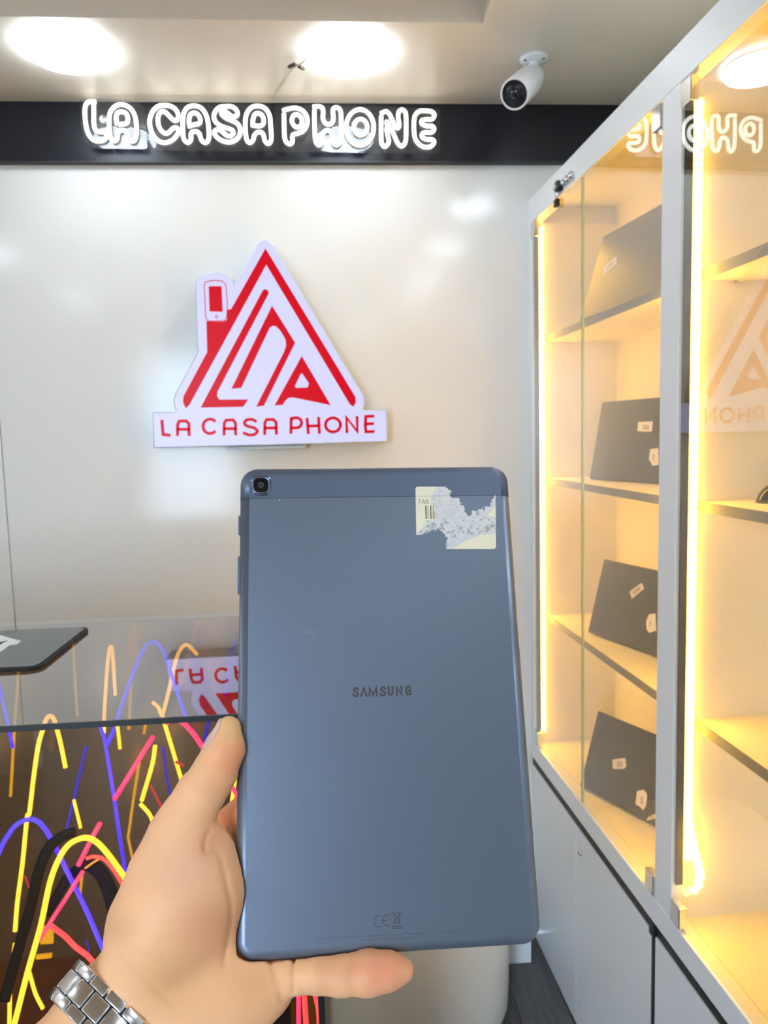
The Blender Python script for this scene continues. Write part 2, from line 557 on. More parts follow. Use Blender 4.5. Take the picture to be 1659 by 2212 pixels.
YA = YN + 0.008
for pts in ([(172, 216), (215, 212), (300, 222), (312, 232), (318, 250), (318, 318), (312, 322), (200, 320), (184, 308), (174, 270)],
            [(320, 232), (400, 222), (585, 226), (585, 318), (580, 326), (345, 326), (330, 318), (320, 300)],
            [(594, 226), (760, 228), (948, 234), (951, 240), (951, 326), (945, 332), (700, 329), (600, 328), (594, 320)]):
    shape2d('acrylic_panel', [flat_xz(pts, YA)], 0.005, M['acrylic'], wall_mtx(YA), neon)
YB_ = YA + 0.007
for pts in ([(192, 306), (230, 308), (258, 300), (268, 286), (280, 296), (302, 299), (316, 308), (319, 320), (316, 322), (205, 321), (194, 314)],
            [(666, 316), (672, 308), (700, 306), (712, 298), (740, 298), (752, 312), (788, 318), (786, 330), (770, 330), (752, 328), (668, 328)]):
    shape2d('film', [flat_xz(pts, YB_)], 0.003, M['film'], wall_mtx(YB_), neon)['label'] = 'pale backing film behind the letters'
for x, y in ((220, 253), (838, 261)):
    p = on_y(x, y, YA - 0.004)
    lathe('standoff', [(0.006, 0), (0.011, 0.0), (0.011, 0.004), (0.009, 0.006), (0.001, 0.006)], M['chrome'], neon,
          mtx=Matrix.Translation((p[0], D_WALL - 0.032, p[2])) @ Matrix.Rotation(math.pi / 2, 4, 'X'), seg=20)
    lathe('standoff', [(0.005, 0), (0.005, 0.014)], M['chrome'], neon,
          mtx=Matrix.Translation((p[0], D_WALL - 0.018, p[2])) @ Matrix.Rotation(math.pi / 2, 4, 'X'), seg=16)

# ------------------------------------------------------------------ the lit house sign on the wall
s2 = 560 / 1659
YL = D_WALL - 0.075
lc = lambda pts: px_crop(pts, 300, 500, s2)
lg_b = on_y(580, 962, YL)
logo = thing('lightbox_sign', 'lit white house-shaped sign with red stripes and red lettering on the back wall', 'sign', (lg_b[0], D_WALL, lg_b[2]))
out = [(92, 1164), (225, 1160), (244, 1155), (234, 1120), (226, 1085), (240, 1036), (370, 795), (384, 765), (378, 740), (368, 360), (372, 310), (395, 282), (440, 270), (500, 267), (550, 274), (585, 296), (603, 322), (608, 346), (640, 305), (765, 84), (785, 64), (808, 57), (832, 64), (856, 90),
       (1000, 330), (1095, 490), (1300, 830), (1424, 1035), (1438, 1065), (1440, 1100), (1430, 1146), (1450, 1149), (1580, 1147), (1586, 1340), (840, 1362), (100, 1380)]
lp = flat_xz(lc(out), YL)
shape2d('sign_box', [lp], D_WALL - YL - 0.006, M['returns'], wall_mtx(YL + 0.003), logo, bevel=0.0028)
shape2d('sign_face', [lp], 0.004, M['face'], wall_mtx(YL), logo, bevel=0.0)
YR = YL - 0.0015
reds = {
    'roof_stripe': [[(810, 108), (1385, 1058), (1389, 1092), (1374, 1122), (1350, 1106), (815, 212), (323, 1110), (300, 1132), (282, 1092), (285, 1055), (437, 772), (432, 572), (445, 577), (545, 577), (563, 565), (568, 500), (590, 497)]],
    'letter_stripe': [[(790, 382), (800, 371), (815, 370), (828, 380), (830, 398), (503, 1025), (500, 1055), (515, 1076), (699, 1075), (668, 1122), (395, 1127)],
                      ],
    'arch_stripe': [[(852, 475), (1000, 712), (800, 1115), (750, 1122), (928, 772), (942, 730), (938, 690), (905, 635), (880, 608), (858, 603), (838, 614), (655, 1001), (592, 1007)]],
    'letter_panel': [[(1042, 797), (1228, 1112), (1100, 1085), (985, 1062), (955, 1066), (935, 1085), (920, 1110), (868, 1113)], [(1045, 908), (1088, 972), (1080, 998), (1003, 1001), (999, 988), (1036, 910)]],
    'phone_screen': [[(447, 350), (529, 350), (536, 514), (452, 511)]],
}
for nm, lps in reds.items():
    shape2d(nm, [flat_xz(lc(q), YR) for q in lps], 0.0015, M['red'], wall_mtx(YR), logo)
wm = wall_mtx(YR)
# thin phone outline and home button
ph = [(418, 345), (428, 322), (480, 312), (535, 318), (556, 340), (566, 450), (563, 545), (548, 572), (445, 574), (428, 552), (418, 345)]
strokes('phone_outline', [flat_xz(lc(ph), YR)], 0.0022, -0.0015, 0.0, M['red'], wm, logo)
strokes('phone_button', [flat_xz(lc(arc(497, 545, 8, 8, 0, 360, 10)), YR)], 0.0018, -0.0015, 0.0, M['red'], wm, logo)


def A_(x, y0, w, yb):
    return [[(x, yb), (x + 2, y0 + 35), (x + 14, y0 + 12), (x + 40, y0), (x + w - 18, y0 + 10), (x + w - 4, y0 + 35), (x + w, yb)], [(x + 4, y0 + 65), (x + w, y0 + 65)]]


txt = [
    ('L', [[(147, 1212), (155, 1300), (196, 1304)]]),
    ('A', [[(247, 1302), (248, 1235), (258, 1214), (302, 1212), (320, 1230), (321, 1302)], [(249, 1266), (320, 1266)]]),
    ('C', [arc(455, 1247, 45, 46, -48, -312, 16)]),
    ('A', [[(545, 1298), (546, 1228), (558, 1208), (602, 1206), (618, 1226), (619, 1298)], [(547, 1262), (618, 1262)]]),
    ('S', [catmull([(748, 1215), (725, 1203), (690, 1206), (675, 1228), (695, 1246), (735, 1256), (758, 1276), (742, 1298), (705, 1302), (672, 1290)], False, 4)]),
    ('A', [[(805, 1296), (806, 1224), (818, 1204), (860, 1203), (878, 1222), (880, 1294)], [(807, 1258), (879, 1257)]]),
    ('P', [[(973, 1288), (975, 1196)], catmull([(977, 1197), (1010, 1192), (1036, 1206), (1040, 1232), (1022, 1254), (978, 1258)], False, 4)]),
    ('H', [[(1077, 1200), (1084, 1290)], [(1150, 1194), (1155, 1288)], [(1080, 1246), (1152, 1243)]]),
    ('O', [arc(1242, 1238, 48, 45, 0, 360, 24)]),
    ('N', [[(1332, 1284), (1328, 1190), (1398, 1280), (1396, 1188)]]),
    ('E', [[(1500, 1182), (1452, 1184), (1449, 1240), (1453, 1282), (1503, 1280)], [(1450, 1232), (1498, 1230)]]),
]
for ch, ls in txt:
    strokes('letter', [flat_xz(lc(l), YR) for l in ls], 0.0082, -0.0015, 0.0, M['red'], wm, logo)
# short hanging bracket of the box behind its lower edge
bx('hanger', (lg_b[0] - 0.12, YL + 0.02, lg_b[2] - 0.010), (lg_b[0] + 0.10, D_WALL - 0.002, lg_b[2] - 0.002), M['returns'], logo)

# ------------------------------------------------------------------ display cabinets along the right side
CA = math.radians(-2.018)
NX = np.array([math.cos(CA), -math.sin(CA), 0])
DC = 0.661
cab_base = NX * DC


def on_cab(x, y, xl=0.0):
    """pixel -> local (x into the cabinet, y along it, z) on the plane local x = xl"""
    p = on_plane(x, y, NX * (DC + xl), NX)
    return to_cab(p)


def to_cab(p):
    q = np.asarray(p) - cab_base
    return np.array([q @ NX, q @ np.array([math.sin(CA), math.cos(CA), 0]), q[2]])


def cab_world(q):
    return cab_base + q[0] * NX + q[1] * np.array([math.sin(CA), math.cos(CA), 0]) + np.array([0, 0, q[2]])


ZT, ZO, ZB, ZS, ZG = CZ + 0.652, CZ + 0.585, CZ - 0.922, CZ - 0.972, CZ - 1.0
DEP = 0.25
SH = [CZ + 0.275, CZ - 0.129, CZ - 0.533]


def cabinet(name, y0, y1, label, seam, low_seam, far_w, near_w):
    t = thing(name, label, 'cabinet', tuple(cab_base), -CA, group='white lit display cabinets')
    a = dict(parent=t, local=True)
    T = 0.018
    # frame
    bx('top_rail', (0, y0, ZO), (0.03, y1, ZT), M['cabinet'], bevel=0.0015, **a)
    bx('bottom_rail', (-0.002, y0, ZS), (0.03, y1, ZB), M['cabinet'], bevel=0.0015, **a)
    bx('post', (0, y1 - far_w, ZB), (0.022, y1, ZO), M['cabinet'], bevel=0.001, **a)
    bx('post', (0, y0, ZB), (0.022, y0 + near_w, ZO), M['cabinet'], bevel=0.001, **a)
    # carcass
    bx('side_panel', (0.022, y1 - far_w, ZB), (DEP, y1, ZO), M['cabinet_in'], **a)
    bx('side_panel', (0.022, y0, ZB), (DEP, y0 + near_w, ZO), M['cabinet_in'], **a)
    bx('back_panel', (DEP, y0, 0.0), (DEP + 0.012, y1, ZT), M['cabinet_in'], **a)
    bx('top_panel', (0.03, y0, ZT - T), (DEP, y1, ZT), M['cabinet_in'], **a)
    bx('deck', (0.03, y0, ZB - T), (DEP, y1, ZB), M['cabinet_in'], **a)
    ya, yb = y0 + near_w, y1 - far_w
    for z in SH:
        s = bx('shelf', (0.045, ya, z - 0.018), (DEP, yb, z), M['cabinet_in'], **a)
        e = bx('shelf_edge', (0.042, ya, z - 0.018), (0.045, yb, z), M['shelf_edge'], s, True)
        e['label'] = 'metal front edge'
        for yy in (ya + 0.008, yb - 0.008):
            bx('shelf_pin', (0.10, yy - 0.006, z - 0.024), (0.112, yy + 0.006, z - 0.018), M['chrome'], s, True)
    # glass doors just inside the frame
    gaps = [ya + 0.002] + ([seam] if seam else []) + [yb - 0.002]
    for i in range(len(gaps) - 1):
        g0, g1 = gaps[i] + (0.0015 if i else 0), gaps[i + 1] - (0.0015 if i < len(gaps) - 2 else 0)
        d = bx('glass_door', (0.001, g0, ZB + 0.003), (0.006, g1, ZO - 0.003), M['pane'], **a)
        for ye in ([g1] if seam and i == 0 else [g0] if seam else []):
            bx('glass_edge', (0.0007, ye - 0.0007, ZB + 0.003), (0.0063, ye + 0.0007, ZO - 0.003), M['pane_edge'], d, True)
        hy = g0 if i == 0 else g1                # hinged at the outer sides
        sg = 1 if i == 0 else -1
        if len(gaps) == 2:
            hy, sg = g1, -1
        for z0, z1 in ((ZO - 0.045, ZO - 0.004), (ZB + 0.004, ZB + 0.045)):
            bx('hinge', (-0.003, min(hy, hy + sg * 0.034), z0), (0.012, max(hy, hy + sg * 0.034), z1), M['chrome'], d, True, bevel=0.0015)
    # dark shadow profile and the lower cupboard
    bx('profile_strip', (0.004, y0, ZG), (0.03, y1, ZS), M['gap'], **a)
    bx('base_carcass', (0.02, y0, 0.0), (DEP, y1, ZG), M['cabinet_in'], **a)
    ds = [y0 + 0.010] + ([low_seam] if low_seam else []) + [y1 - 0.002]
    for i in range(len(ds) - 1):
        dd = bx('cupboard_door', (0.0, ds[i] + (0.0012 if i else 0), 0.004), (0.018, ds[i + 1] - (0.0012 if i < len(ds) - 2 else 0), ZG), M['cabinet'], bevel=0.001, **a)
    return t


Y_SEAM = on_cab(1256, 1200)[1]
Y_POST0, Y_POST1 = 1.252, 1.318
mid = 1.315
lowgap = on_cab(1409, 2090)[1]
cab1 = cabinet('display_cabinet', mid, 2.112, 'white cabinet with glass doors showing laptops, against the back wall', Y_SEAM, on_cab(1244, 2000)[1], 0.034, Y_POST1 - mid)
cab2 = cabinet('display_cabinet', 0.30, mid, 'white cabinet with glass door and computer mouse, at the right edge of the photo', None, None, mid - Y_POST0, 0.034)
# black end gap between the two cupboards
bx('gap_strip', (-0.0015, mid + 0.0004, 0.004), (0.019, mid + 0.0095, ZG + 0.003), M['gap'], cab1, True)
bx('gap_cap', (-0.003, mid + 0.0004, ZG - 0.004), (0.01, mid + 0.018, ZS - 0.002), M['gap'], cab1, True)
# cam lock of the far cupboard door
lk = on_cab(1255, 1842)
lathe('cam_lock', [(0.001, 0.0), (0.008, 0.0), (0.008, 0.004), (0.006, 0.006), (0.001, 0.006)], M['chrome'], cab1, True, seg=18,
      mtx=Matrix.Translation((0.0, lk[1], lk[2])) @ Matrix.Rotation(-math.pi / 2, 4, 'Y'))
bx('keyhole', (-0.0068, lk[1] - 0.0008, lk[2] - 0.004), (-0.0058, lk[1] + 0.0008, lk[2] + 0.004), M['black_plastic'], cab1, True)
# LED strips on the far side panel of each bay, facing the camera
bead_v, bead_f = [], []
w_, h_, d_ = 0.0066, 0.0052, 0.003
prof = [(-w_, -h_), (w_ * 0.55, -h_), (w_ * 1.15, 0), (w_ * 0.55, h_), (-w_, h_)]
for yv in (0, -d_):
    bead_v += [(p[0], yv, p[1]) for p in prof]
bead_f = [(0, 1, 2, 3, 4), (9, 8, 7, 6, 5)] + [(i, i + 5, (i + 1) % 5 + 5, (i + 1) % 5) for i in range(5)]
bead_me = None


def led_strip(yf, z0, z1, label, loop=False, back=False):
    global bead_me
    t = thing('led_strip', label, 'light strip', tuple(cab_world((0.034 if back else 0.0135, yf, z0))), -CA + (math.pi if back else 0), group='warm strips of light in the cabinets')
    H = z1 - z0
    bx('channel', (-0.007, -0.006, -0.01), (0.006, 0.0, H + 0.03), M['gap'], t, True)
    # centre line (x, y, z) in the strip's own frame
    if loop:
        path = [(0.017, -0.003, H), (0.017, -0.003, 0.14), (0.018, -0.006, 0.11), (0.024, -0.014, 0.06), (0.031, -0.018, 0.03), (0.033, -0.018, 0.005), (0.028, -0.016, -0.012), (0.016, -0.012, -0.022), (0.006, -0.010, -0.024)]
    else:
        path = [(0.013, -0.003, H), (0.013, -0.003, 0.0)]
    P = catmull(path, False, 10)
    seg = np.array(P)
    L = np.concatenate([[0], np.cumsum(np.linalg.norm(np.diff(seg, axis=0), axis=1))])
    fine = np.linspace(0, L[-1], 60)
    pts = np.array([[np.interp(s, L, seg[:, c]) for c in range(3)] for s in fine])
    V, F = [], []
    for i, p in enumerate(pts):
        d = pts[min(i + 1, 59)] - pts[max(i - 1, 0)]
        ang = math.atan2(d[0], -d[2])
        for sx in (-0.009, 0.009):
            for sy in (0.0, 0.0015):
                V.append((p[0] + sx * math.cos(ang), p[1] + sy, p[2] + sx * math.sin(ang)))
    for i in range(59):
        a = i * 4
        F += [(a, a + 4, a + 6, a + 2), (a + 1, a + 3, a + 7, a + 5), (a, a + 1, a + 5, a + 4), (a + 2, a + 6, a + 7, a + 3)]
    mesh('tape', V, F, M['led_tape'], t, True)
    n = int(L[-1] / 0.0142)
    for i in range(n):
        s = (i + 0.5) * 0.0142
        p = [np.interp(s, L, seg[:, c]) for c in range(3)]
        q = [np.interp(min(s + 0.004, L[-1]), L, seg[:, c]) - np.interp(max(s - 0.004, 0), L, seg[:, c]) for c in range(3)]
        if bead_me is None:
            b = mesh('led_bead', bead_v, bead_f, M['led'], t, True)
            bead_me = b.data
        else:
            b = bpy.data.objects.new('led_bead', bead_me)
            C.objects.link(b)
            b.parent = t
        b.location = p
        b.rotation_euler = (0, -math.atan2(q[0], -q[2]), 0)
    return t


led_strip(2.112 - 0.034, ZB + 0.03, CZ + 0.575, 'warm white strip of light at the far end of the laptop cabinet')
ls = led_strip(Y_POST0, CZ - 0.84, CZ + 0.555, 'warm white strip of light peeling into a loop beside the cabinet post', loop=True)
led_strip(Y_POST1 + 0.0005, ZB + 0.03, CZ + 0.575, 'warm white strip of light behind the cabinet post, facing the laptops', back=True)
bx('end_cap', (0.009, -0.006, 1.397), (0.024, 0.0, 1.424), M['cabinet'], ls, True)

# the lock on the top rail and the padlock hanging from it
rl = on_cab(1213, 403)
t = thing('door_lock', 'black and chrome sliding lock on the top rail of the laptop cabinet', 'lock', tuple(cab_world((0, rl[1], rl[2]))), -CA)
bx('lock_body', (-0.016, -0.012, -0.012), (0.0, 0.006, 0.012), M['black_plastic'], t, True, bevel=0.002)
lathe('lock_cap', [(0.001, 0), (0.011, 0), (0.011, 0.006), (0.001, 0.006)], M['chrome'], t, True, seg=20, mtx=Matrix.Translation((-0.008, 0.005, 0)) @ Matrix.Rotation(-math.pi / 2, 4, 'X'))
lathe('lock_rod', [(0.004, 0), (0.004, 0.075)], M['chrome'], t, True, seg=14, mtx=Matrix.Translation((-0.006, -0.012, -0.001)) @ Matrix.Rotation(math.pi / 2, 4, 'X'))
for yy in (-0.03, -0.052, -0.076):
    lathe('lock_collar', [(0.001, 0), (0.0085, 0), (0.0085, 0.009), (0.001, 0.009)], M['chrome'], t, True, seg=18, mtx=Matrix.Translation((-0.006, yy, -0.001)) @ Matrix.Rotation(math.pi / 2, 4, 'X'))
pl = on_cab(1206, 437)
t = thing('padlock', 'small black padlock hanging below the cabinet top rail', 'padlock', tuple(cab_world((-0.004, pl[1], pl[2] - 0.011))), -CA)
bx('padlock_body', (-0.006, -0.008, 0), (0.006, 0.009, 0.018), M['black_plastic'], t, True, bevel=0.002)
tube('shackle', [(0, -0.006, 0.016), (0, -0.006, 0.028), (0, -0.003, 0.034), (0, 0.001, 0.036), (0, 0.005, 0.033), (0, 0.007, 0.028), (0, 0.007, 0.016)], 0.0018, M['chrome'], t, True, ref=(1, 0, 0))
bx('shackle_hasp', (-0.001, -0.006, 0.028), (0.003, 0.008, 0.046), M['chrome'], t, True, bevel=0.0008, seg=1)

# ------------------------------------------------------------------ laptops leaning in the far bay
M['laptop'] = [mat('laptop_shell_a', lin(66, 66, 68), 0.35, spec=0.5), mat('laptop_shell_b', lin(52, 50, 48), 0.5), mat('laptop_shell_c', lin(58, 58, 58), 0.4), mat('laptop_shell_d', lin(50, 46, 42), 0.45)]
M['sticker_white'] = mat('price_label', lin(236, 226, 214), 0.6)
M['sticker_print'] = mat('price_print', lin(190, 172, 158), 0.6)


def laptop(z, bl, br, tl, mi, label, labels, width):
    b0 = on_z(*bl, z)
    b1 = on_z(*br, z)
    e = (b1 - b0) / np.linalg.norm(b1 - b0)
    top = on_plane(*tl, b0, e)
    up = top - b0
    up -= (up @ e) * e
    H = np.linalg.norm(up)
    u = up / H
    n = np.cross(e, u)                            # front or back
    if n[0] > 0:
        n = -n
    # shift so that the shell's lower back edge stands on the shelf and the whole body is behind its front face
    Mx = Matrix(((e[0], u[0], n[0], b0[0]), (e[1], u[1], n[1], b0[1]), (e[2], u[2], n[2], b0[2]), (0, 0, 0, 1)))
    t = thing('laptop', label, 'laptop', matrix=Mx, group='dark laptops in the glass cabinet')
    lift = 0.016 * abs(n[2]) + 0.0005
    bx('lid', (0, lift, -0.008), (width, H, 0.0), M['laptop'][mi], t, True, bevel=0.0035, seg=3)
    bx('base', (0.001, lift, -0.015), (width - 0.001, H - 0.002, -0.0086), M['laptop'][mi], t, True, bevel=0.003)
    bx('hinge', (0.05, lift, -0.014), (width - 0.05, 0.006 + lift, -0.001), M['black_plastic'], t, True, bevel=0.002)
    nn = n
    for pts in labels:
        q = [Mx.inverted() @ Vector(on_plane(x, y, b0 + n * 0.0002, n)) for x, y in pts]
        st = shape2d('price_label', [[(v.x, v.y) for v in q]], 0.0005, M['sticker_white'], Matrix.Translation((0, 0, 0.0007)), t, True)
        st['label'] = 'white paper price label'
        c = sum((v for v in q), Vector()) / len(q)
        dx = (q[1] - q[0]) * 0.55
        dy = (q[-1] - q[0]) * 0.5
        dx.z = dy.z = 0
        pr = shape2d('print', [[((c + sx * dx / 2 + sy * dy / 2).x, (c + sx * dx / 2 + sy * dy / 2).y) for sx, sy in ((-1, -1), (1, -1), (1, 1), (-1, 1))]], 0.0002, M['sticker_print'], Matrix.Translation((0, 0, 0.001)), st, True)
    return t


laptop(SH[0], (1250, 698), (1425, 637), (1303, 510), 0, 'dark grey laptop leaning on the top shelf of the glass cabinet',
       [[(1303, 580), (1303, 591), (1308, 591), (1332, 570), (1333, 556), (1328, 555)]], 0.38)
laptop(SH[1], (1272, 1037), (1422, 1047), (1300, 868), 1, 'dark brown laptop on the second shelf with two white labels',
       [[(1377, 931), (1379, 912), (1410, 910), (1409, 930), (1404, 933)], [(1402, 992), (1405, 970), (1422, 968), (1423, 1004), (1410, 1006)]], 0.262)
laptop(SH[2], (1268, 1368), (1420, 1424), (1304, 1207), 2, 'dark laptop on the third shelf with a tilted white label',
       [[(1360, 1278), (1386, 1259), (1392, 1271), (1365, 1294)], [(1396, 1342), (1402, 1327), (1416, 1325), (1418, 1362), (1403, 1367), (1397, 1360)]], 0.29)
laptop(ZB, (1251, 1702), (1418, 1794), (1291, 1535), 3, 'black laptop standing on the bottom deck of the glass cabinet',
       [[(1324, 1661), (1323, 1641), (1351, 1637), (1353, 1656), (1347, 1661)], [(1373, 1737), (1376, 1709), (1391, 1706), (1398, 1716), (1396, 1740), (1389, 1751), (1384, 1744)], [(1397, 1773), (1400, 1765), (1418, 1757), (1418, 1767)]], 0.28)

# ------------------------------------------------------------------ computer mouse on the second shelf of the near bay
mp_ = to_cab(on_z(1632, 1083, SH[1]))
mx_ = cab_world((mp_[0] + 0.03, mp_[1] - 0.045, SH[1]))
ms = thing('computer_mouse', 'glossy black computer mouse on the shelf at the right edge', 'mouse', tuple(mx_), math.radians(150))
V, F = [], []
nu, nv = 20, 12
for i in range(nu + 1):
    u = i / nu
    x = -0.05 + 0.1 * u
    wv = 0.031 * max(1e-3, (1 - abs(2 * u - 1) ** 3.0)) ** 0.5 * (0.9 + 0.1 * math.cos(4 * math.pi * u))
    hv = 0.037 * max(1e-3, (1 - abs(2 * u - 1) ** 2.4)) ** 0.6 * (1.0 + 0.12 * (u - 0.5))
    for j in range(nv + 1):
        th = math.pi * j / nv
        V.append((x, -wv * math.cos(th), hv * math.sin(th) ** 0.8))
for i in range(nu):
    for j in range(nv):
        a = i * (nv + 1) + j
        F.append((a, a + 1, a + nv + 2, a + nv + 1))
for i in range(nu):
    a, b = i * (nv + 1), (i + 1) * (nv + 1)
    F.append((a, b, b + nv, a + nv))
mesh('shell', V, F, mat('mouse_gloss', lin(40, 42, 46), 0.12, spec=0.8, metal=0.5), ms, True, smooth=True)
lathe('scroll_wheel', [(0.001, -0.003), (0.008, -0.003), (0.009, 0), (0.008, 0.003), (0.001, 0.003)], M['black_rubber'], ms, True, seg=18,
      mtx=Matrix.Translation((-0.026, 0, 0.029)) @ Matrix.Rotation(math.pi / 2, 4, 'X'))
bx('button_split', (-0.048, -0.0006, 0.012), (-0.012, 0.0006, 0.0385), M['black_rubber'], ms, True)

# ------------------------------------------------------------------ the counter with neon inside
ZC = CZ - 0.305
cf = on_z(260, 1555, ZC)[1]
cb = on_z(250, 1334, ZC)[1]
cxr = on_y(702, 2175, cf)[0]
cxl = -1.25
counter = thing('shop_counter', 'dark glass counter with coloured neon arches glowing inside', 'counter', (-0.6, (cf + cb) / 2, 0))
tg = bx('glass_top', (cxl, cf, ZC - 0.006), (cxr, cb, ZC), M['smoked_top'], counter)
bx('top_edge', (cxl, cf - 0.003, ZC - 0.0062), (cxr, cf, ZC + 0.0002), M['black_plastic'], counter)
bx('top_edge', (cxr, cf - 0.003, ZC - 0.0062), (cxr + 0.003, cb, ZC + 0.0002), M['black_plastic'], counter)
ZI = CZ - 0.93
bx('front_glass', (cxl, cf + 0.002, 0.42), (cxr - 0.008, cf + 0.007, ZC - 0.0065), M['smoked'], counter)
bx('side_glass', (cxr - 0.006, cf + 0.008, 0.42), (cxr - 0.001, cb - 0.02, ZC - 0.0065), M['smoked'], counter)
bx('corner_post', (cxr - 0.008, cf + 0.0, 0.1), (cxr, cf + 0.008, ZC - 0.0065), M['black_plastic'], counter)
bx('back_mirror', (cxl, cb - 0.012, 0.42), (cxr - 0.006, cb, ZC - 0.0065), M['dark_mirror'], counter)
bx('inner_floor', (cxl, cf + 0.008, ZI - 0.02), (cxr - 0.008, cb - 0.012, ZI), M['box_floor'], counter)
bx('base_panel', (cxl, cf + 0.0, 0.0), (cxr, cf + 0.02, 0.42), M['black_gloss'], counter)
bx('base_side', (cxr - 0.02, cf + 0.02, 0.0), (cxr, cb, 0.42), M['black_gloss'], counter)
bx('left_panel', (cxl - 0.02, cf, 0.0), (cxl, cb, ZC - 0.0065), M['black_gloss'], counter)
pp = on_y(606, 2170, cb - 0.2)[0]
bx('inner_post', (pp - 0.012, cb - 0.22, ZI), (pp + 0.016, cb - 0.19, ZC - 0.02), M['black_plastic'], counter)

s3 = 540 / 1659
A7 = lambda pts: px_crop(pts, 0, 1300, s3)
A8 = lambda pts: px_crop(pts, 0, 1700, s3)


def neon_or_mirrored(pts, Y, rpx, colour, smooth=True, base=False):  # glowing tubes; some model mirror reflections of other tubes
    P = [on_y(x, y, cf + Y) for x, y in pts]
    P = catmull(P, False, 5) if smooth else P
    Yw = cf + Y
    o = tube('neon_tube', P, rpx * Yw / FPX, NE[colour], counter, seg=8)  # some of these are mirror images of other tubes
    o['label'] = colour.replace('dim_', 'faint ') + ' neon tube or mirror image of one'
    return o


def dark_band(pts, Y, wpx, depth=0.012):  # solid dark arches for the shadow-like bands between the tubes
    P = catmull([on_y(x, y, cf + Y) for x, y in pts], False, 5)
    o = tube('shadow_like_arch', P, wpx * (cf + Y) / FPX / 2, M['black_rubber'], counter, seg=10, flat=0.35)
    o['label'] = 'black shadow-like arch among the neon tubes'
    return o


# front row
neon_or_mirrored(A8([(60, 1680), (95, 1573), (180, 1240), (270, 920), (330, 640), (390, 480), (460, 380), (560, 337), (640, 365), (720, 450), (800, 560), (880, 680)]), 0.035, 6.2, 'yellow')
dark_band(A8([(30, 1420), (60, 1300), (130, 1050), (200, 800), (255, 570), (320, 410), (420, 325), (500, 300)]), 0.06, 24)  # reflected shadow beside the yellow tube, modelled as a dark arch
neon_or_mirrored(A8([(-60, 560), (0, 420), (40, 340), (110, 250), (200, 215), (270, 245), (345, 355), (450, 570), (560, 790), (630, 950), (685, 1080)]), 0.09, 5.2, 'blue')
neon_or_mirrored(A8([(100, 955), (115, 770), (150, 500), (180, 200)]) + A7([(195, 1400), (225, 1150), (255, 950), (290, 830), (308, 778), (332, 757), (358, 780), (372, 825), (400, 930), (435, 1100)]), 0.13, 4.8, 'yellow')
neon_or_mirrored(A8([(665, 240), (620, 320), (520, 520)]), 0.075, 5.2, 'pink', False)
neon_or_mirrored(A8([(550, 560), (440, 735), (330, 905), (260, 1020)]), 0.07, 4.4, 'pink', False)
neon_or_mirrored(A8([(335, 920), (430, 990), (500, 1060), (575, 1115), (625, 1170)]), 0.10, 5.6, 'red')
neon_or_mirrored(A8([(575, 475), (620, 462), (690, 480), (760, 560), (820, 660), (870, 740)]), 0.065, 4.0, 'red')
neon_or_mirrored(A8([(565, 540), (620, 500), (655, 480)]), 0.075, 2.2, 'orange')
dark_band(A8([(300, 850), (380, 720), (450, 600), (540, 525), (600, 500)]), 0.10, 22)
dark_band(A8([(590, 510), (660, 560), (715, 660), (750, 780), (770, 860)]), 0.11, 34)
# middle
neon_or_mirrored(A7([(655, 800), (690, 900), (702, 960), (730, 1130), (760, 1320), (790, 1530)]) + A8([(835, 590), (850, 720)]), 0.17, 4.0, 'blue')
neon_or_mirrored(A7([(1015, 895), (760, 1310)]), 0.15, 5.0, 'pink', False)
neon_or_mirrored(A7([(1030, 955), (1010, 1080), (940, 1320)]), 0.16, 4.6, 'yellow')
neon_or_mirrored(A7([(930, 1340), (985, 1400), (1010, 1450), (1030, 1530)]), 0.17, 4.4, 'yellow')
neon_or_mirrored(A7([(1100, 805), (1150, 782), (1210, 800), (1280, 870), (1345, 965)]), 0.19, 5.6, 'pink')
neon_or_mirrored(A7([(570, 960), (490, 1310), (440, 1520)]), 0.20, 3.2, 'dim_blue')
neon_or_mirrored(A7([(490, 1315), (535, 1500)]), 0.18, 3.6, 'yellow', False)
neon_or_mirrored(A7([(925, 1060), (890, 1280), (855, 1530)]) + A8([(850, 330), (870, 430), (895, 545)]), 0.22, 3.0, 'dim_yellow')
neon_or_mirrored(A8([(545, 580), (530, 720)]), 0.15, 3.2, 'dim_yellow', False)
neon_or_mirrored(A8([(165, 590), (200, 690)]), 0.22, 1.8, 'dim_red', False)
neon_or_mirrored(A8([(575, 1020), (590, 1090)]), 0.22, 1.8, 'dim_blue', False)
# deep row: these stand high enough to be seen through the top as well
neon_or_mirrored(A7([(705, 960), (770, 820), (790, 740), (830, 620), (900, 430), (960, 305), (1020, 265), (1075, 310), (1105, 385), (1160, 550), (1235, 770)]), 0.40, 4.0, 'blue')
neon_or_mirrored(A7([(1010, 665), (1050, 700), (1078, 745), (1130, 550), (1170, 380), (1210, 300), (1250, 290), (1310, 352)]), 0.41, 4.2, 'yellow')
neon_or_mirrored(A7([(1078, 760), (1130, 930), (1210, 1200)]), 0.30, 4.4, 'yellow', False)
neon_or_mirrored(A7([(690, 870), (692, 750), (708, 480), (722, 340), (736, 297), (748, 350), (765, 620)]), 0.42, 3.8, 'yellow')
neon_or_mirrored(A7([(780, 825), (797, 975)]), 0.32, 3.6, 'yellow', False)
neon_or_mirrored(A7([(870, 540), (855, 845)]), 0.42, 3.4, 'dim_yellow', False)
neon_or_mirrored(A7([(970, 785), (955, 875)]), 0.36, 3.0, 'dim_yellow', False)
neon_or_mirrored(A7([(125, 440), (100, 780), (70, 1290)]), 0.40, 3.2, 'dim_yellow')
neon_or_mirrored(A7([(485, 270), (500, 560), (515, 760)]), 0.44, 3.0, 'dim_yellow')
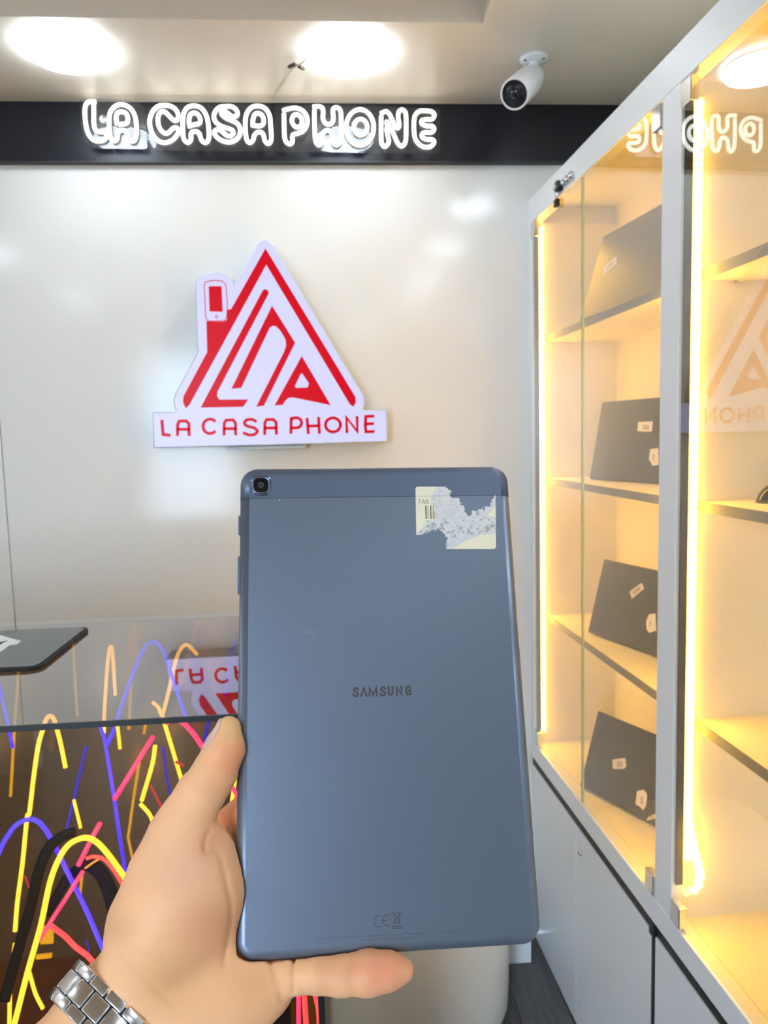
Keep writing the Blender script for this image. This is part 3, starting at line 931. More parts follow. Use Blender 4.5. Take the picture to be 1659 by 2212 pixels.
neon_or_mirrored(A7([(1385, 790), (1330, 1040), (1280, 1120)]), 0.34, 3.4, 'dim_blue')
neon_or_mirrored(A7([(1080, 960), (1100, 1120), (1130, 1280)]), 0.38, 2.6, 'dim_blue')
neon_or_mirrored(A7([(-20, 480), (5, 600), (40, 750), (85, 970)]), 0.36, 3.4, 'blue')
neon_or_mirrored(A7([(1560, 245), (1535, 330), (1495, 620)]), 0.43, 3.2, 'dim_blue')
neon_or_mirrored(A7([(1165, 1060), (1220, 1090)]), 0.25, 3.0, 'dim_red', False)
neon_or_mirrored(A7([(1000, 1220), (1090, 1400)]), 0.30, 2.6, 'dim_red', False)
neon_or_mirrored(A7([(1500, 1150), (1600, 1340)]), 0.12, 4.6, 'pink', False)
neon_or_mirrored(A7([(1560, 1180), (1525, 1420)]), 0.16, 4.2, 'yellow', False)
neon_or_mirrored(A8([(195, 1230), (235, 1370), (285, 1470)]), 0.14, 4.2, 'yellow')
neon_or_mirrored(A8([(100, 1040), (70, 1280), (62, 1600)]), 0.16, 4.6, 'yellow')
neon_or_mirrored(A8([(510, 1200), (505, 1260)]), 0.2, 2.4, 'orange', False)
neon_or_mirrored([(645, 2050), (645, 2240)], 0.02, 5.0, 'pink', False)
neon_or_mirrored([(656, 2050), (657, 2140), (663, 2240)], 0.05, 6.0, 'red')
neon_or_mirrored([(676, 2050), (678, 2130), (688, 2180), (691, 2240)], 0.035, 6.0, 'red')
# small yellow tags inside, their lit look put in as emission
for pts, Y in ((A8([(262, 935), (350, 925), (352, 1040), (268, 1045)]), 0.20), (A8([(238, 1122), (340, 1110), (341, 1135), (240, 1146)]), 0.20)):
    q = [on_y(x, y, cf + Y) for x, y in pts]
    shape2d('tag', [[(p[0], p[2]) for p in q]], 0.004, emitter('lit_tag', (0.8, 0.45, 0.02, 1), 0.5, base=lin(200, 160, 20)), wall_mtx(cf + Y), counter)['label'] = 'small yellow tag'

# ------------------------------------------------------------------ mouse mat on the counter
mr0 = on_z(189, 1356, ZC + 0.003)
mr1 = on_z(96, 1444, ZC + 0.003)
xr = 0.5 * (mr0[0] + mr1[0])
mat_t = thing('mouse_mat', 'black mouse mat with raindrop pattern and white emblem on the counter', 'mouse mat', (xr - 0.2, (mr0[1] + mr1[1]) / 2, ZC))
M['mat_top'] = mat('mat_print', lin(54, 56, 66), 0.26, spec=0.7, coat=0.3)
M['mat_top'].node_tree.nodes['Principled BSDF'].inputs['Coat Roughness'].default_value = 0.12
nt = M['mat_top'].node_tree
vo = nt.nodes.new('ShaderNodeTexVoronoi')
vo.inputs['Scale'].default_value = 42
tc = [n for n in nt.nodes if n.type == 'TEX_COORD'][0]
nt.links.new(tc.outputs['Object'], vo.inputs['Vector'])
rp = nt.nodes.new('ShaderNodeValToRGB')
rp.color_ramp.elements[0].position, rp.color_ramp.elements[0].color = 0.17, lin(96, 100, 112)
rp.color_ramp.elements[1].position, rp.color_ramp.elements[1].color = 0.26, lin(44, 46, 54)
nt.links.new(vo.outputs['Distance'], rp.inputs[0])
nt.links.new(rp.outputs[0], nt.nodes['Principled BSDF'].inputs['Base Color'])
bp2 = nt.nodes.new('ShaderNodeBump')
bp2.inputs['Strength'].default_value = 0.25
bp2.inputs['Distance'].default_value = 0.001
bp2.invert = True
nt.links.new(rp.outputs[0], bp2.inputs['Height'])
nt.links.new(bp2.outputs[0], nt.nodes['Principled BSDF'].inputs['Normal'])
def rrect(x0, y0, x1, y1, r, n=6):
    out_ = []
    for cx, cy, a in ((x1 - r, y1 - r, 0), (x0 + r, y1 - r, 90), (x0 + r, y0 + r, 180), (x1 - r, y0 + r, 270)):
        out_ += arc(cx, cy, r, r, a, a + 90, n)
    return out_
zm = Matrix.Translation((0, 0, ZC + 0.0045))
shape2d('mat_base', [rrect(xr - 0.45, mr1[1], xr, mr0[1], 0.02)], 0.0042, M['black_rubber'], zm, mat_t)
shape2d('mat_surface', [rrect(xr - 0.444, mr1[1] + 0.006, xr - 0.006, mr0[1] - 0.006, 0.016)], 0.0012, M['mat_top'], Matrix.Translation((0, 0, ZC + 0.0056)), mat_t)
em = px_crop([(-200, 300), (20, 322), (150, 360), (345, 408), (275, 465), (160, 478), (70, 545), (0, 590), (-200, 650)], 0, 1330, 220 / 1659)
q = [on_z(x, y, ZC + 0.0062) for x, y in em]
shape2d('emblem', [[(p[0], p[1]) for p in q]], 0.0004, mat('emblem_white', lin(225, 235, 235), 0.4), Matrix.Translation((0, 0, ZC + 0.0061)), mat_t)['label'] = 'white printed emblem'
em2 = px_crop([(-120, 440), (0, 430), (70, 412), (130, 400), (40, 440), (0, 470), (-120, 480)], 0, 1330, 220 / 1659)
q = [on_z(x, y, ZC + 0.0066) for x, y in em2]
shape2d('emblem_line', [[(p[0], p[1]) for p in q]], 0.0003, M['black_rubber'], Matrix.Translation((0, 0, ZC + 0.0065)), mat_t)

# ------------------------------------------------------------------ security camera
cbp = on_z(1153, 124, Z_CEIL)
sc_t = thing('security_camera', 'white bullet security camera hanging from the ceiling by the cabinet', 'camera', tuple(cbp))
M['cctv'] = mat('white_metal', lin(226, 230, 234), 0.35)
lathe('mount_plate', [(0.001, 0.0), (0.033, 0.0), (0.034, -0.005), (0.030, -0.010), (0.014, -0.013), (0.001, -0.013)], M['cctv'], sc_t, True)
for a in (200, 320, 80):
    lathe('screw', [(0.001, 0), (0.0035, 0), (0.003, -0.0015), (0.001, -0.0015)], M['black_plastic'], sc_t, True, seg=12,
          mtx=Matrix.Translation((0.025 * math.cos(math.radians(a)), 0.025 * math.sin(math.radians(a)), -0.0102)))
pb = on_y(1150, 168, cbp[1] + 0.005) - cbp
pfr = on_y(1112, 203, cbp[1] - 0.085) - cbp
tube('arm', catmull([(0, 0, -0.01), (0, 0, -0.030), (pb[0] * 0.6, 0.002, -0.045), (pb[0], pb[1], pb[2])], False, 5), 0.0125, M['cctv'], sc_t, True, seg=16, ref=(0, 1, 0))
ax = Vector(pfr - pb).normalized()
qr = ax.to_track_quat('Z', 'Y').to_matrix().to_4x4()
Lb = np.linalg.norm(pfr - pb)
mtx = Matrix.Translation(Vector(pb)) @ qr
lathe('body', [(0.001, -0.022), (0.018, -0.020), (0.027, -0.008), (0.0305, 0.012), (0.0335, 0.03), (0.0345, Lb), (0.0335, Lb + 0.004), (0.0305, Lb + 0.004), (0.0295, Lb - 0.004), (0.001, Lb - 0.004)], M['cctv'], sc_t, True, mtx=mtx, seg=36)
lathe('front_window', [(0.001, Lb - 0.002), (0.030, Lb - 0.002), (0.030, Lb + 0.001), (0.001, Lb + 0.001)], M['black_gloss'], sc_t, True, mtx=mtx, seg=36)
lathe('lens', [(0.001, Lb + 0.001), (0.011, Lb + 0.001), (0.0095, Lb + 0.003), (0.001, Lb + 0.0035)], mat('lens_glass', lin(30, 30, 44), 0.05, spec=0.9), sc_t, True, mtx=mtx, seg=24)

# ------------------------------------------------------------------ loose cable by the ceiling light
zc_ = Z_CEIL - 0.006
cb0 = on_z(640, 142, zc_)
cab_t = thing('cable', 'loose thin cable with two dark connectors under the ceiling beside the light', 'cable', tuple(cb0))
wire = mat('beige_wire', lin(206, 200, 180), 0.5)
wp = [on_z(668, 119, zc_ + 0.004), on_z(662, 124, zc_), on_z(656, 134, zc_ - 0.004), on_z(642, 141, zc_ - 0.006), on_z(630, 150, zc_ - 0.004), on_z(618, 170, zc_), on_z(604, 195, zc_ + 0.002), on_z(592, 215, zc_ + 0.004)]
tube('wire', catmull(wp, False, 4), 0.0024, wire, cab_t)
dk = mat('dark_connector', lin(62, 54, 42), 0.5)
for a, b in (((624, 145), (637, 138)), ((645, 143), (656, 149))):
    tube('connector', [on_z(*a, zc_ - 0.006), on_z(*b, zc_ - 0.006)], 0.0042, dk, cab_t, seg=8)

# ------------------------------------------------------------------ white pouf on the floor
c0 = on_z(1104, 2178, 0.0)
pw, pd, ph_ = 0.27, 0.23, 0.40
pc = (c0[0] - pw, c0[1] + 0.10)
pouf = thing('pouf', 'large cream white upholstered pouf on the grey floor behind the hand', 'pouf', (pc[0], pc[1], 0))
V, F = [], []
profp = [(0.90, 0.0), (0.965, 0.006), (0.99, 0.03), (1.0, 0.10), (1.005, 0.2), (1.0, 0.31), (0.985, 0.355), (0.93, 0.388), (0.8, 0.398), (0.4, 0.404), (0.02, 0.405)]
ns = 64
for r, z in profp:
    for k in range(ns):
        th = 2 * math.pi * k / ns
        c_, s_ = math.cos(th), math.sin(th)
        V.append((pw * r * math.copysign(abs(c_) ** 0.62, c_), pd * r * math.copysign(abs(s_) ** 0.62, s_), z))
for i in range(len(profp) - 1):
    for k in range(ns):
        l = (k + 1) % ns
        F.append((i * ns + k, i * ns + l, (i + 1) * ns + l, (i + 1) * ns + k))
F.append(tuple(range(ns)))
F.append(tuple((len(profp) - 1) * ns + k for k in range(ns)))
mesh('cushion', V, F, mat('cream_leather', lin(230, 222, 208), 0.38, bump=0.08, bscale=120), pouf, True, smooth=True)
sv = [V[8 * ns - 2 * ns + k] for k in range(ns)]
tube('piping', [np.array(v) * np.array([1.004, 1.004, 1]) for v in sv], 0.004, mat('cream_piping', lin(222, 214, 200), 0.45), pouf, True, closed=True, ref=(0, 0, 1))

# ------------------------------------------------------------------ the tablet held in the hand (frame: x right, y up along it, z out of its back)
TA = np.array([[0.99977, 0.01708, 0.01263], [0.00651, 0.31986, -0.94744], [-0.02022, 0.94731, 0.31968]])
TT = np.array([0.02416718, 0.37547754, CZ - 0.13299352])
TM = Matrix([[*TA[i], TT[i]] for i in range(3)] + [[0, 0, 0, 1]])


def tl(x, y, z=0.0):
    """pixel -> tablet frame in mm on the plane z (mm)"""
    p = on_plane(x, y, TT + TA[:, 2] * z / 1000, TA[:, 2])
    return (TA.T @ (p - TT)) * 1000


tab = thing('tablet', 'blue grey tablet with torn label held upright in the hand, back towards the viewer', 'tablet', matrix=TM)
M['tab'] = mat('tablet_metal', lin(116, 125, 142), 0.36, metal=0.55, spec=0.5, bump=0.02, bscale=2500)
M['tab_cap'] = mat('tablet_plastic', lin(100, 109, 128), 0.40, metal=0.45, spec=0.5, bump=0.02, bscale=2500)
M['tab_dark'] = mat('tablet_print', lin(70, 64, 68), 0.5)
M['tab_faint'] = mat('tablet_faint_print', lin(78, 76, 86), 0.5)
HW, HH, CR = 74.7, 122.6, 9.5
prof_t = [(1.2, -3.75), (0.35, -3.6), (0.0, -3.0), (0.0, -0.5)] + [(5.2 * (1 - math.cos(a)), -0.5 + 4.25 * math.sin(a)) for a in np.linspace(0.15, math.pi / 2, 9)]
V, F = [], []
for ins, z in prof_t:
    V += [(x / 1000, y / 1000, z / 1000) for x, y in rrect(-HW + ins, -HH + ins, HW - ins, HH - ins, max(CR - ins, 2.0), 10)]
n_ = len(V) // len(prof_t)
for i in range(len(prof_t) - 1):
    for k in range(n_):
        l = (k + 1) % n_
        F.append((i * n_ + k, i * n_ + l, (i + 1) * n_ + l, (i + 1) * n_ + k))
F.append(tuple(range(n_ - 1, -1, -1)))
F.append(tuple((len(prof_t) - 1) * n_ + k for k in range(n_)))
SY = 0.105
for nm, keep_low, m_ in (('back_shell', True, M['tab']), ('top_cap', False, M['tab_cap'])):
    me = bpy.data.meshes.new(nm)
    me.from_pydata(V, [], F)
    bm = bmesh.new()
    bm.from_mesh(me)
    bmesh.ops.recalc_face_normals(bm, faces=bm.faces)
    co = Vector((0, SY - 0.00015 if keep_low else SY + 0.00015, 0))
    r_ = bmesh.ops.bisect_plane(bm, geom=bm.verts[:] + bm.edges[:] + bm.faces[:], plane_co=co, plane_no=(0, 1, 0), clear_outer=keep_low, clear_inner=not keep_low)
    ed = [e for e in r_['geom_cut'] if isinstance(e, bmesh.types.BMEdge)]
    bmesh.ops.contextual_create(bm, geom=ed)
    for f in bm.faces:
        f.smooth = len(f.verts) <= 5
    bm.to_mesh(me)
    bm.free()
    link(nm, me, m_, tab, True)
sec = [(-HW + i_, z) for i_, z in prof_t[2:]] + [(HW - i_, z) for i_, z in reversed(prof_t[2:])]
tube('seam', [(x / 1000, SY, (z - 0.12) / 1000) for x, z in sec], 0.00022, M['tab_dark'], tab, True, seg=6)
shape2d('screen', [[(x / 1000, y / 1000) for x, y in rrect(-HW + 1.3, -HH + 1.3, HW - 1.3, HH - 1.3, 8, 8)]], 0.0006, M['black_gloss'], Matrix.Translation((0, 0, -0.0035)), tab, True)
ZBK = 3.75


def sq(cx, cy, r, p=3.2, n=40):
    o = []
    for k in range(n):
        t_ = 2 * math.pi * k / n
        c_, s_ = math.cos(t_), math.sin(t_)
        o.append(((cx + r * math.copysign(abs(c_) ** (2 / p), c_)) / 1000, (cy + r * math.copysign(abs(s_) ** (2 / p), s_)) / 1000))
    return o


ccx, ccy = tl(564, 1049, 4)[:2]
V, F = [], []
for r, z in ((5.9, 3.7), (5.3, 4.1), (4.9, 4.9), (4.5, 5.3), (4.0, 5.3), (3.9, 4.9)):
    V += [(x, y, z / 1000) for x, y in sq(ccx, ccy, r)]
for i in range(5):
    for k in range(40):
        l = (k + 1) % 40
        F.append((i * 40 + k, i * 40 + l, (i + 1) * 40 + l, (i + 1) * 40 + k))
cm_ = mesh('camera_rim', V, F, mat('camera_rim', lin(120, 136, 160), 0.22, metal=0.8), tab, True, smooth=True)
shape2d('camera_window', [sq(ccx, ccy, 4.0)], 0.0006, mat('camera_glass', lin(16, 16, 20), 0.12), Matrix.Translation((0, 0, 0.0052)), cm_, True)
shape2d('lens_ring', [sq(ccx, ccy, 1.5, 2.6), sq(ccx, ccy, 0.95, 2.2)], 0.0002, mat('lens_ring', lin(72, 76, 84), 0.3), Matrix.Translation((0, 0, 0.0054)), cm_, True)
shape2d('lens', [sq(ccx, ccy, 0.6, 2)], 0.0002, mat('lens_dot', lin(60, 64, 76), 0.1), Matrix.Translation((0, 0, 0.0054)), cm_, True)
for a, b in ((96.2, 85.6), (73.8, 53.6)):
    bx('side_button', (-HW - 0.9, b, -1.6), (-HW + 1.0, a, 0.9), M['tab_cap'], tab, True, bevel=0.35, mtx=Matrix.Scale(0.001, 4))
led_dot = tl(604, 1080, 3.8)
bx('scuff', tuple((led_dot + (-0.35, -0.3, 0)) / 1000), tuple((led_dot + (0.35, 0.3, 0.12)) / 1000), mat('scuff_white', lin(210, 214, 220), 0.5), tab, True)

# printing on the back
FACE = Matrix.Translation((0, 0, ZBK / 1000))


def tp(pts, ox, oy, s):
    return [tuple(tl(x, y, ZBK)[:2] / 1000) for x, y in px_crop(pts, ox, oy, s)]


s4 = 400 / 1659
S_ = catmull([(718, 205), (708, 193), (694, 192), (684, 202), (686, 217), (700, 227), (713, 238), (715, 254), (702, 264), (686, 262), (677, 248)], False, 3)
word = [('S', [S_]), ('A', [[(747, 264), (771, 190), (794, 262)]]), ('M', [[(821, 261), (822, 190), (853, 256), (883, 187), (888, 260)]]),
        ('S', [[(x + 244, y - 6) for x, y in S_]]), ('U', [[(993, 181), (994, 236), (1003, 250), (1019, 250), (1029, 236), (1030, 180)]]),
        ('N', [[(1068, 253), (1065, 181), (1109, 249), (1108, 178)]]), ('G', [catmull([(1187, 196), (1178, 181), (1164, 181), (1152, 196), (1150, 222), (1157, 243), (1173, 249), (1187, 242)], False, 3), [(1188, 246), (1188, 216), (1170, 216)]])]
for ch, ls_ in word:
    strokes('letter', [tp(l, 600, 1440, s4) for l in ls_], 0.00112, -0.00005, 0.00006, M['tab_dark'], FACE, tab, True)
s5 = 580 / 1659
ce = [[arc(628, 258, 34, 34, -70, -290, 12)], [arc(682, 253, 34, 34, -70, -290, 12), [(650, 254), (676, 253)]],
      [[(718, 212), (722, 268), (750, 266), (756, 208)], [(708, 208), (762, 205)], [(716, 208), (756, 268)], [(758, 206), (716, 268)]], [[(708, 292), (764, 290), (764, 300), (710, 302), (708, 292)]]]
for ls_ in ce:
    strokes('mark', [tp(l, 600, 1900, s5) for l in ls_], 0.00035, -0.00005, 0.00005, M['tab_faint'], FACE, tab, True)
# two lines of print too small to read: rows of tiny strokes
for (xa, ya), (xb, yb) in (((688, 2027), (990, 2012)), ((782, 2031), (898, 2025))):
    ln, x = [], xa
    while x < xb:
        w = random.uniform(1.4, 3.2)
        y = ya + (yb - ya) * (x - xa) / (xb - xa)
        ln.append([tuple(tl(x, y - 1.2, ZBK)[:2] / 1000), tuple(tl(x + w * 0.4, y + 1.2, ZBK)[:2] / 1000), tuple(tl(x + w, y - 1.0, ZBK)[:2] / 1000)])
        x += w + random.choice((1.0, 1.0, 1.2, 3.0))
    o_ = strokes('small_print', ln, 0.00012, -0.00004, 0.00004, M['tab_faint'], FACE, tab, True)
    o_['kind'] = 'stuff'
# faint scratches in the middle of the back
sc_ = [[(646, 1372), (668, 1366), (690, 1362)], [(655, 1368), (684, 1357)], [(668, 1380), (676, 1374), (690, 1378)], [(670, 1366), (680, 1372)]]
strokes('scratch', [tp(l, 0, 0, 1) for l in sc_], 0.00018, -0.00004, 0.00003, mat('scratch', lin(132, 136, 140), 0.5), FACE, tab, True)

# the torn paper label: a fine sheet whose paper, torn fibre and holes are mapped per vertex
s6 = 210 / 1659
NXG, NYG = 180, 140
gx, gy = np.meshgrid(np.linspace(0, 1, NXG), np.linspace(0, 1, NYG))
cx_, cy_ = 137 + gx * 1366 + gy * (20 - 0) * (1 - gx) + gx * gy * 10, 88 + gy * 1066          # in the pixels of a close crop


def fractal(nx, ny, base, seed):
    r = np.random.default_rng(seed)
    out_ = np.zeros((ny, nx))
    amp = 1.0
    for o in range(4):
        n = base * 2 ** o
        g = r.random((n + 2, n + 2))
        xs, ys = np.linspace(0, n, nx), np.linspace(0, n, ny)
        xi, yi = xs.astype(int), ys.astype(int)
        fx, fy = (xs - xi)[None, :], (ys - yi)[:, None]
        a, b = g[np.ix_(yi, xi)], g[np.ix_(yi, xi + 1)]
        c, d = g[np.ix_(yi + 1, xi)], g[np.ix_(yi + 1, xi + 1)]
        out_ += amp * ((a * (1 - fx) + b * fx) * (1 - fy) + (c * (1 - fx) + d * fx) * fy - 0.5)
        amp *= 0.62
    return out_


def inside(poly):
    p = np.array(poly, float)
    res = np.zeros_like(cx_, bool)
    dist = np.full_like(cx_, 1e9)
    for i in range(len(p)):
        a, b = p[i], p[(i + 1) % len(p)]
        cond = (a[1] > cy_) != (b[1] > cy_)
        xx = (b[0] - a[0]) * (cy_ - a[1]) / (b[1] - a[1] + 1e-9) + a[0]
        res ^= cond & (cx_ < xx)
        t_ = np.clip(((cx_ - a[0]) * (b[0] - a[0]) + (cy_ - a[1]) * (b[1] - a[1])) / ((b - a) @ (b - a) + 1e-9), 0, 1)
        dist = np.minimum(dist, np.hypot(cx_ - a[0] - t_ * (b[0] - a[0]), cy_ - a[1] - t_ * (b[1] - a[1])))
    return np.where(res, dist, -dist)


nz, nz2 = fractal(NXG, NYG, 9, 1), fractal(NXG, NYG, 34, 2)
hole = np.maximum(inside([(655, 0), (700, 130), (755, 160), (750, 265), (800, 285), (890, 290), (985, 470), (1020, 560), (1040, 580), (1100, 500), (1250, 455), (1375, 400), (1475, 290), (1600, 0)]),
                  inside([(0, 960), (165, 945), (300, 905), (430, 850), (540, 830), (590, 900), (690, 960), (660, 1060), (630, 1200), (0, 1200)])) + nz * 40
cream = np.maximum(inside([(0, 0), (520, 0), (500, 120), (390, 240), (400, 400), (465, 430), (462, 650), (320, 690), (180, 870), (0, 960)]),
                   np.maximum(inside([(640, 1300), (800, 1125), (1000, 1015), (1250, 912), (1600, 890), (1600, 1300)]), inside([(1345, 600), (1480, 450), (1600, 420), (1600, 610)]))) + nz * 14
worn = inside([(150, 900), (420, 690), (700, 620), (950, 640), (1250, 610), (1500, 620), (1500, 860), (1250, 880), (950, 960), (760, 960), (560, 840), (300, 900)])
edge = np.exp(-np.abs(hole) / 60.0)
cover = np.ones_like(gx)
cover[(nz2 + 0.35 * nz) > 0.95 - 1.25 * np.clip((hole + 90) / 110, 0, 1)] = 0.15
cover[hole > 0] = 0.0
speck = (worn > 0) & ((nz2 + 0.3 * nz) > 0.22)
cover[speck] = 0.68
cover[(hole > 0) & (nz2 > 0.72) & (hole < 110)] = 0.35
is_cream = (cream > 0) & (hole < -8)
cover[is_cream] = 1.0
col = np.where(is_cream[..., None], np.array(lin(240, 228, 196)[:3]), np.array(lin(222, 216, 210)[:3]) * (1 - 0.22 * np.clip(nz2 + 0.2, 0, 1))[..., None])
V = []
for j in range(NYG):
    for i in range(NXG):
        q = tl(880 + cx_[j, i] * s6, 1040 + cy_[j, i] * s6, ZBK + 0.06)
        V.append(q / 1000)
F = []
rc = 46
for j in range(NYG - 1):
    for i in range(NXG - 1):
        X, Y = (i + 0.5) / (NXG - 1) * 1366, (j + 0.5) / (NYG - 1) * 1066
        dx_, dy_ = max(rc - X, X - (1366 - rc), 0), max(rc - Y, Y - (1066 - rc), 0)
        if math.hypot(dx_, dy_) > rc or cover[j:j + 2, i:i + 2].max() == 0:
            continue
        F.append((j * NXG + i, (j + 1) * NXG + i, (j + 1) * NXG + i + 1, j * NXG + i + 1))
st = mesh('paper_label', V, F, None, tab, True)
st['label'] = 'torn cream paper label'
ca = st.data.color_attributes.new('paper', 'FLOAT_COLOR', 'POINT')
ca.data.foreach_set('color', np.concatenate([col.reshape(-1, 3), cover.reshape(-1, 1)], 1).astype(np.float32).ravel())
pm_ = bpy.data.materials.new('torn_paper')
pm_.use_nodes = True
nt = pm_.node_tree
at = nt.nodes.new('ShaderNodeAttribute')
at.attribute_name = 'paper'
nt.links.new(at.outputs['Color'], nt.nodes['Principled BSDF'].inputs['Base Color'])
nt.links.new(at.outputs['Alpha'], nt.nodes['Principled BSDF'].inputs['Alpha'])
nt.nodes['Principled BSDF'].inputs['Roughness'].default_value = 0.6
st.data.materials.append(pm_)
FL = Matrix.Translation((0, 0, (ZBK + 0.08) / 1000))
s6c = lambda l: tp(l, 880, 1040, s6)
for nm, ls_ in (('T', [[(188, 312), (232, 310)], [(210, 312), (212, 382)]]), ('A', [[(250, 382), (272, 312), (300, 380)], [(258, 358), (292, 357)]]),
                ('B', [[(318, 380), (316, 312), (345, 312), (356, 326), (345, 342), (318, 344)], [(345, 344), (360, 362), (350, 380), (318, 380)]])):
    strokes('letter', [s6c(l) for l in ls_], 0.00021, 0, 0.00003, M['skin_print'], FL, st, True)
for x, w, y0, y1 in ((316, 15, 418, 636), (340, 4, 418, 636), (358, 5, 418, 636), (401, 15, 418, 636), (426, 4, 420, 634), (446, 9, 428, 500), (453, 14, 515, 632)):
    strokes('bar', [s6c([(x - 3, y0), (x + 2, y1)])], 0.0316 * w / 1000 * 1.05, 0, 0.00003, M['skin_print'], FL, st, True)
strokes('digit', [s6c(l) for l in ([(318, 668), (328, 660), (342, 662), (350, 674), (338, 686)], [(386, 662), (402, 661)])], 0.0002, 0, 0.00003, M['skin_print'], FL, st, True)

# ------------------------------------------------------------------ the hand, one continuous surface grown from a distance field (tablet frame, mm)
person = thing('person', 'left hand and wrist of a person holding the tablet, thumb along its edge', 'person', matrix=TM)
GS = 1.1
lo_, hi_ = np.array([-215.0, -262.0, -56.0]), np.array([32.0, 28.0, 66.0])
nn = np.ceil((hi_ - lo_) / GS).astype(int)
ax_ = [(lo_[i] + GS * np.arange(nn[i])).astype(np.float32) for i in range(3)]
D = np.full(nn, 60.0, np.float32)


def region(pts, pad):
    p = np.array(pts)
    a = np.maximum(((p.min(0) - pad - lo_) / GS).astype(int), 0)
    b = np.minimum(((p.max(0) + pad - lo_) / GS).astype(int) + 2, nn)
    return tuple(slice(i, j) for i, j in zip(a, b))


def coords(sl):
    return np.meshgrid(ax_[0][sl[0]], ax_[1][sl[1]], ax_[2][sl[2]], indexing='ij', sparse=True)


def cone(G, a, b, r0, r1):
    ba = b - a
    L2 = float(ba @ ba) + 1e-9
    X, Y, Z = G
    t_ = np.clip(((X - a[0]) * ba[0] + (Y - a[1]) * ba[1] + (Z - a[2]) * ba[2]) / L2, 0, 1)
    return np.sqrt((X - a[0] - t_ * ba[0]) ** 2 + (Y - a[1] - t_ * ba[1]) ** 2 + (Z - a[2] - t_ * ba[2]) ** 2) - (r0 + (r1 - r0) * t_)


def smin(a, b, k):
    h = np.clip(0.5 + 0.5 * (b - a) / k, 0, 1)
    return b + (a - b) * h - k * h * (1 - h)


def chain(pts, k, own=4.0, mm=False):
    """pts: (px, py, z mm, radius mm); joined smoothly to one another, then to what is there"""
    P = [np.array([x, y, z]) if mm else tl(x, y, z) for x, y, z, r in pts]
    R = [r for *_, r in pts]
    sl = region(P, max(R) + 14)
    G = coords(sl)
    d = None
    for i in range(len(P) - 1):
        c = cone(G, P[i], P[i + 1], R[i], R[i + 1])
        d = c if d is None else smin(d, c, own)
    D[sl] = smin(D[sl], d.astype(np.float32), k)
    return P


def ell(px, py, z, rx, ry, rz, rot, k):
    c = tl(px, py, z)
    sl = region([c], max(rx, ry, rz) + 14)
    X, Y, Z = coords(sl)
    ca_, sa_ = math.cos(math.radians(rot)), math.sin(math.radians(rot))
    u, v, w = (X - c[0]) * ca_ + (Y - c[1]) * sa_, -(X - c[0]) * sa_ + (Y - c[1]) * ca_, Z - c[2]
    q = np.sqrt((u / rx) ** 2 + (v / ry) ** 2 + (w / rz) ** 2)
    D[sl] = smin(D[sl], ((q - 1) * min(rx, ry, rz)).astype(np.float32), k)


# forearm and wrist
W0 = tl(300, 2172, -4)
a_d = tl(120, 2400, 16) - W0
a_d /= np.linalg.norm(a_d)
w_d = tl(300 + 75, 2172 + 68, -4) - W0
w_d -= (w_d @ a_d) * a_d
w_d /= np.linalg.norm(w_d)
for sg in (-9.5, 9.5):
    chain([tuple(W0 - 14 * a_d + sg * 0.9 * w_d) + (19.5,), tuple(W0 + 12 * a_d + sg * w_d) + (20.0,), tuple(W0 + 45 * a_d + sg * w_d) + (21.5,), tuple(W0 + 95 * a_d + sg * 1.1 * w_d) + (25.0,)], 10, 8, mm=True)
# palm: metacarpals
chain([(340, 2110, -8, 20), (400, 1960, -18, 18), (452, 1838, -23, 12.5)], 14, 8)
chain([(370, 2120, -10, 20), (470, 2010, -25, 16), (515, 1915, -27, 12.5)], 14, 8)
chain([(400, 2150, -10, 20), (500, 2080, -24, 16), (560, 1990, -27, 12.5)], 14, 8)
chain([(400, 2170, -8, 21), (480, 2150, -14, 20), (560, 2102, -15, 16.5)], 14, 8)
# heel of the hand
chain([(390, 2205, -6, 21), (470, 2172, -9, 20.5), (548, 2122, -10, 17)], 14, 8)
# thenar muscle and thumb
chain([(318, 2095, 0, 21), (352, 2000, 2, 24.5), (392, 1910, 3, 24.0), (398, 1868, 3, 16.5)], 6, 8)
ell(428, 1925, 0, 21.5, 31, 17, 4, 12)
ell(454, 1890, -3, 12, 15.5, 12, 0, 4)
thumb = chain([(362, 1880, 4, 18.0), (384, 1805, 5, 13.8), (404, 1766, 5, 12.3), (433, 1715, 5, 11.4), (462, 1672, 5, 10.7), (485, 1618, 5, 9.5), (494, 1574, 5, 6.2)], 5, 4)
# little finger under the bottom edge
little = chain([(560, 2106, -10, 14), (632, 2104, -1, 8.6), (690, 2104, 2, 8.2), (735, 2106, 4, 8.7), (795, 2101, 6, 9.6), (840, 2097, 6, 8.3), (868, 2096, 6, 5.6)], 5, 3)
# the other three fingers lie across the screen side
chain([(452, 1836, -22, 12.5), (560, 1738, -17.2, 10.6), (660, 1660, -14.0, 9.6), (720, 1610, -12.5, 8.2)], 6, 3)
chain([(515, 1915, -27, 12.5), (640, 1830, -17.0, 10.6), (760, 1765, -14.0, 9.6), (826, 1725, -12.8, 8.4)], 4, 3)
chain([(560, 1990, -27, 12.5), (680, 1930, -16.6, 10.2), (790, 1885, -13.6, 9.2), (850, 1860, -12.4, 8.0)], 4, 3)
D0 = D.copy()
# keep clear of the tablet
G = coords((slice(None),) * 3)
qx, qy, qz = np.abs(G[0]) - (HW + 0.25 - 3), np.abs(G[1]) - (HH + 0.25 - 3), np.abs(G[2]) - (3.75 + 0.15 - 3)
boxd = np.sqrt(np.maximum(qx, 0) ** 2 + np.maximum(qy, 0) ** 2 + np.maximum(qz, 0) ** 2) + np.minimum(np.maximum(np.maximum(qx, qy), qz), 0) - 3
D = np.maximum(D, -boxd)
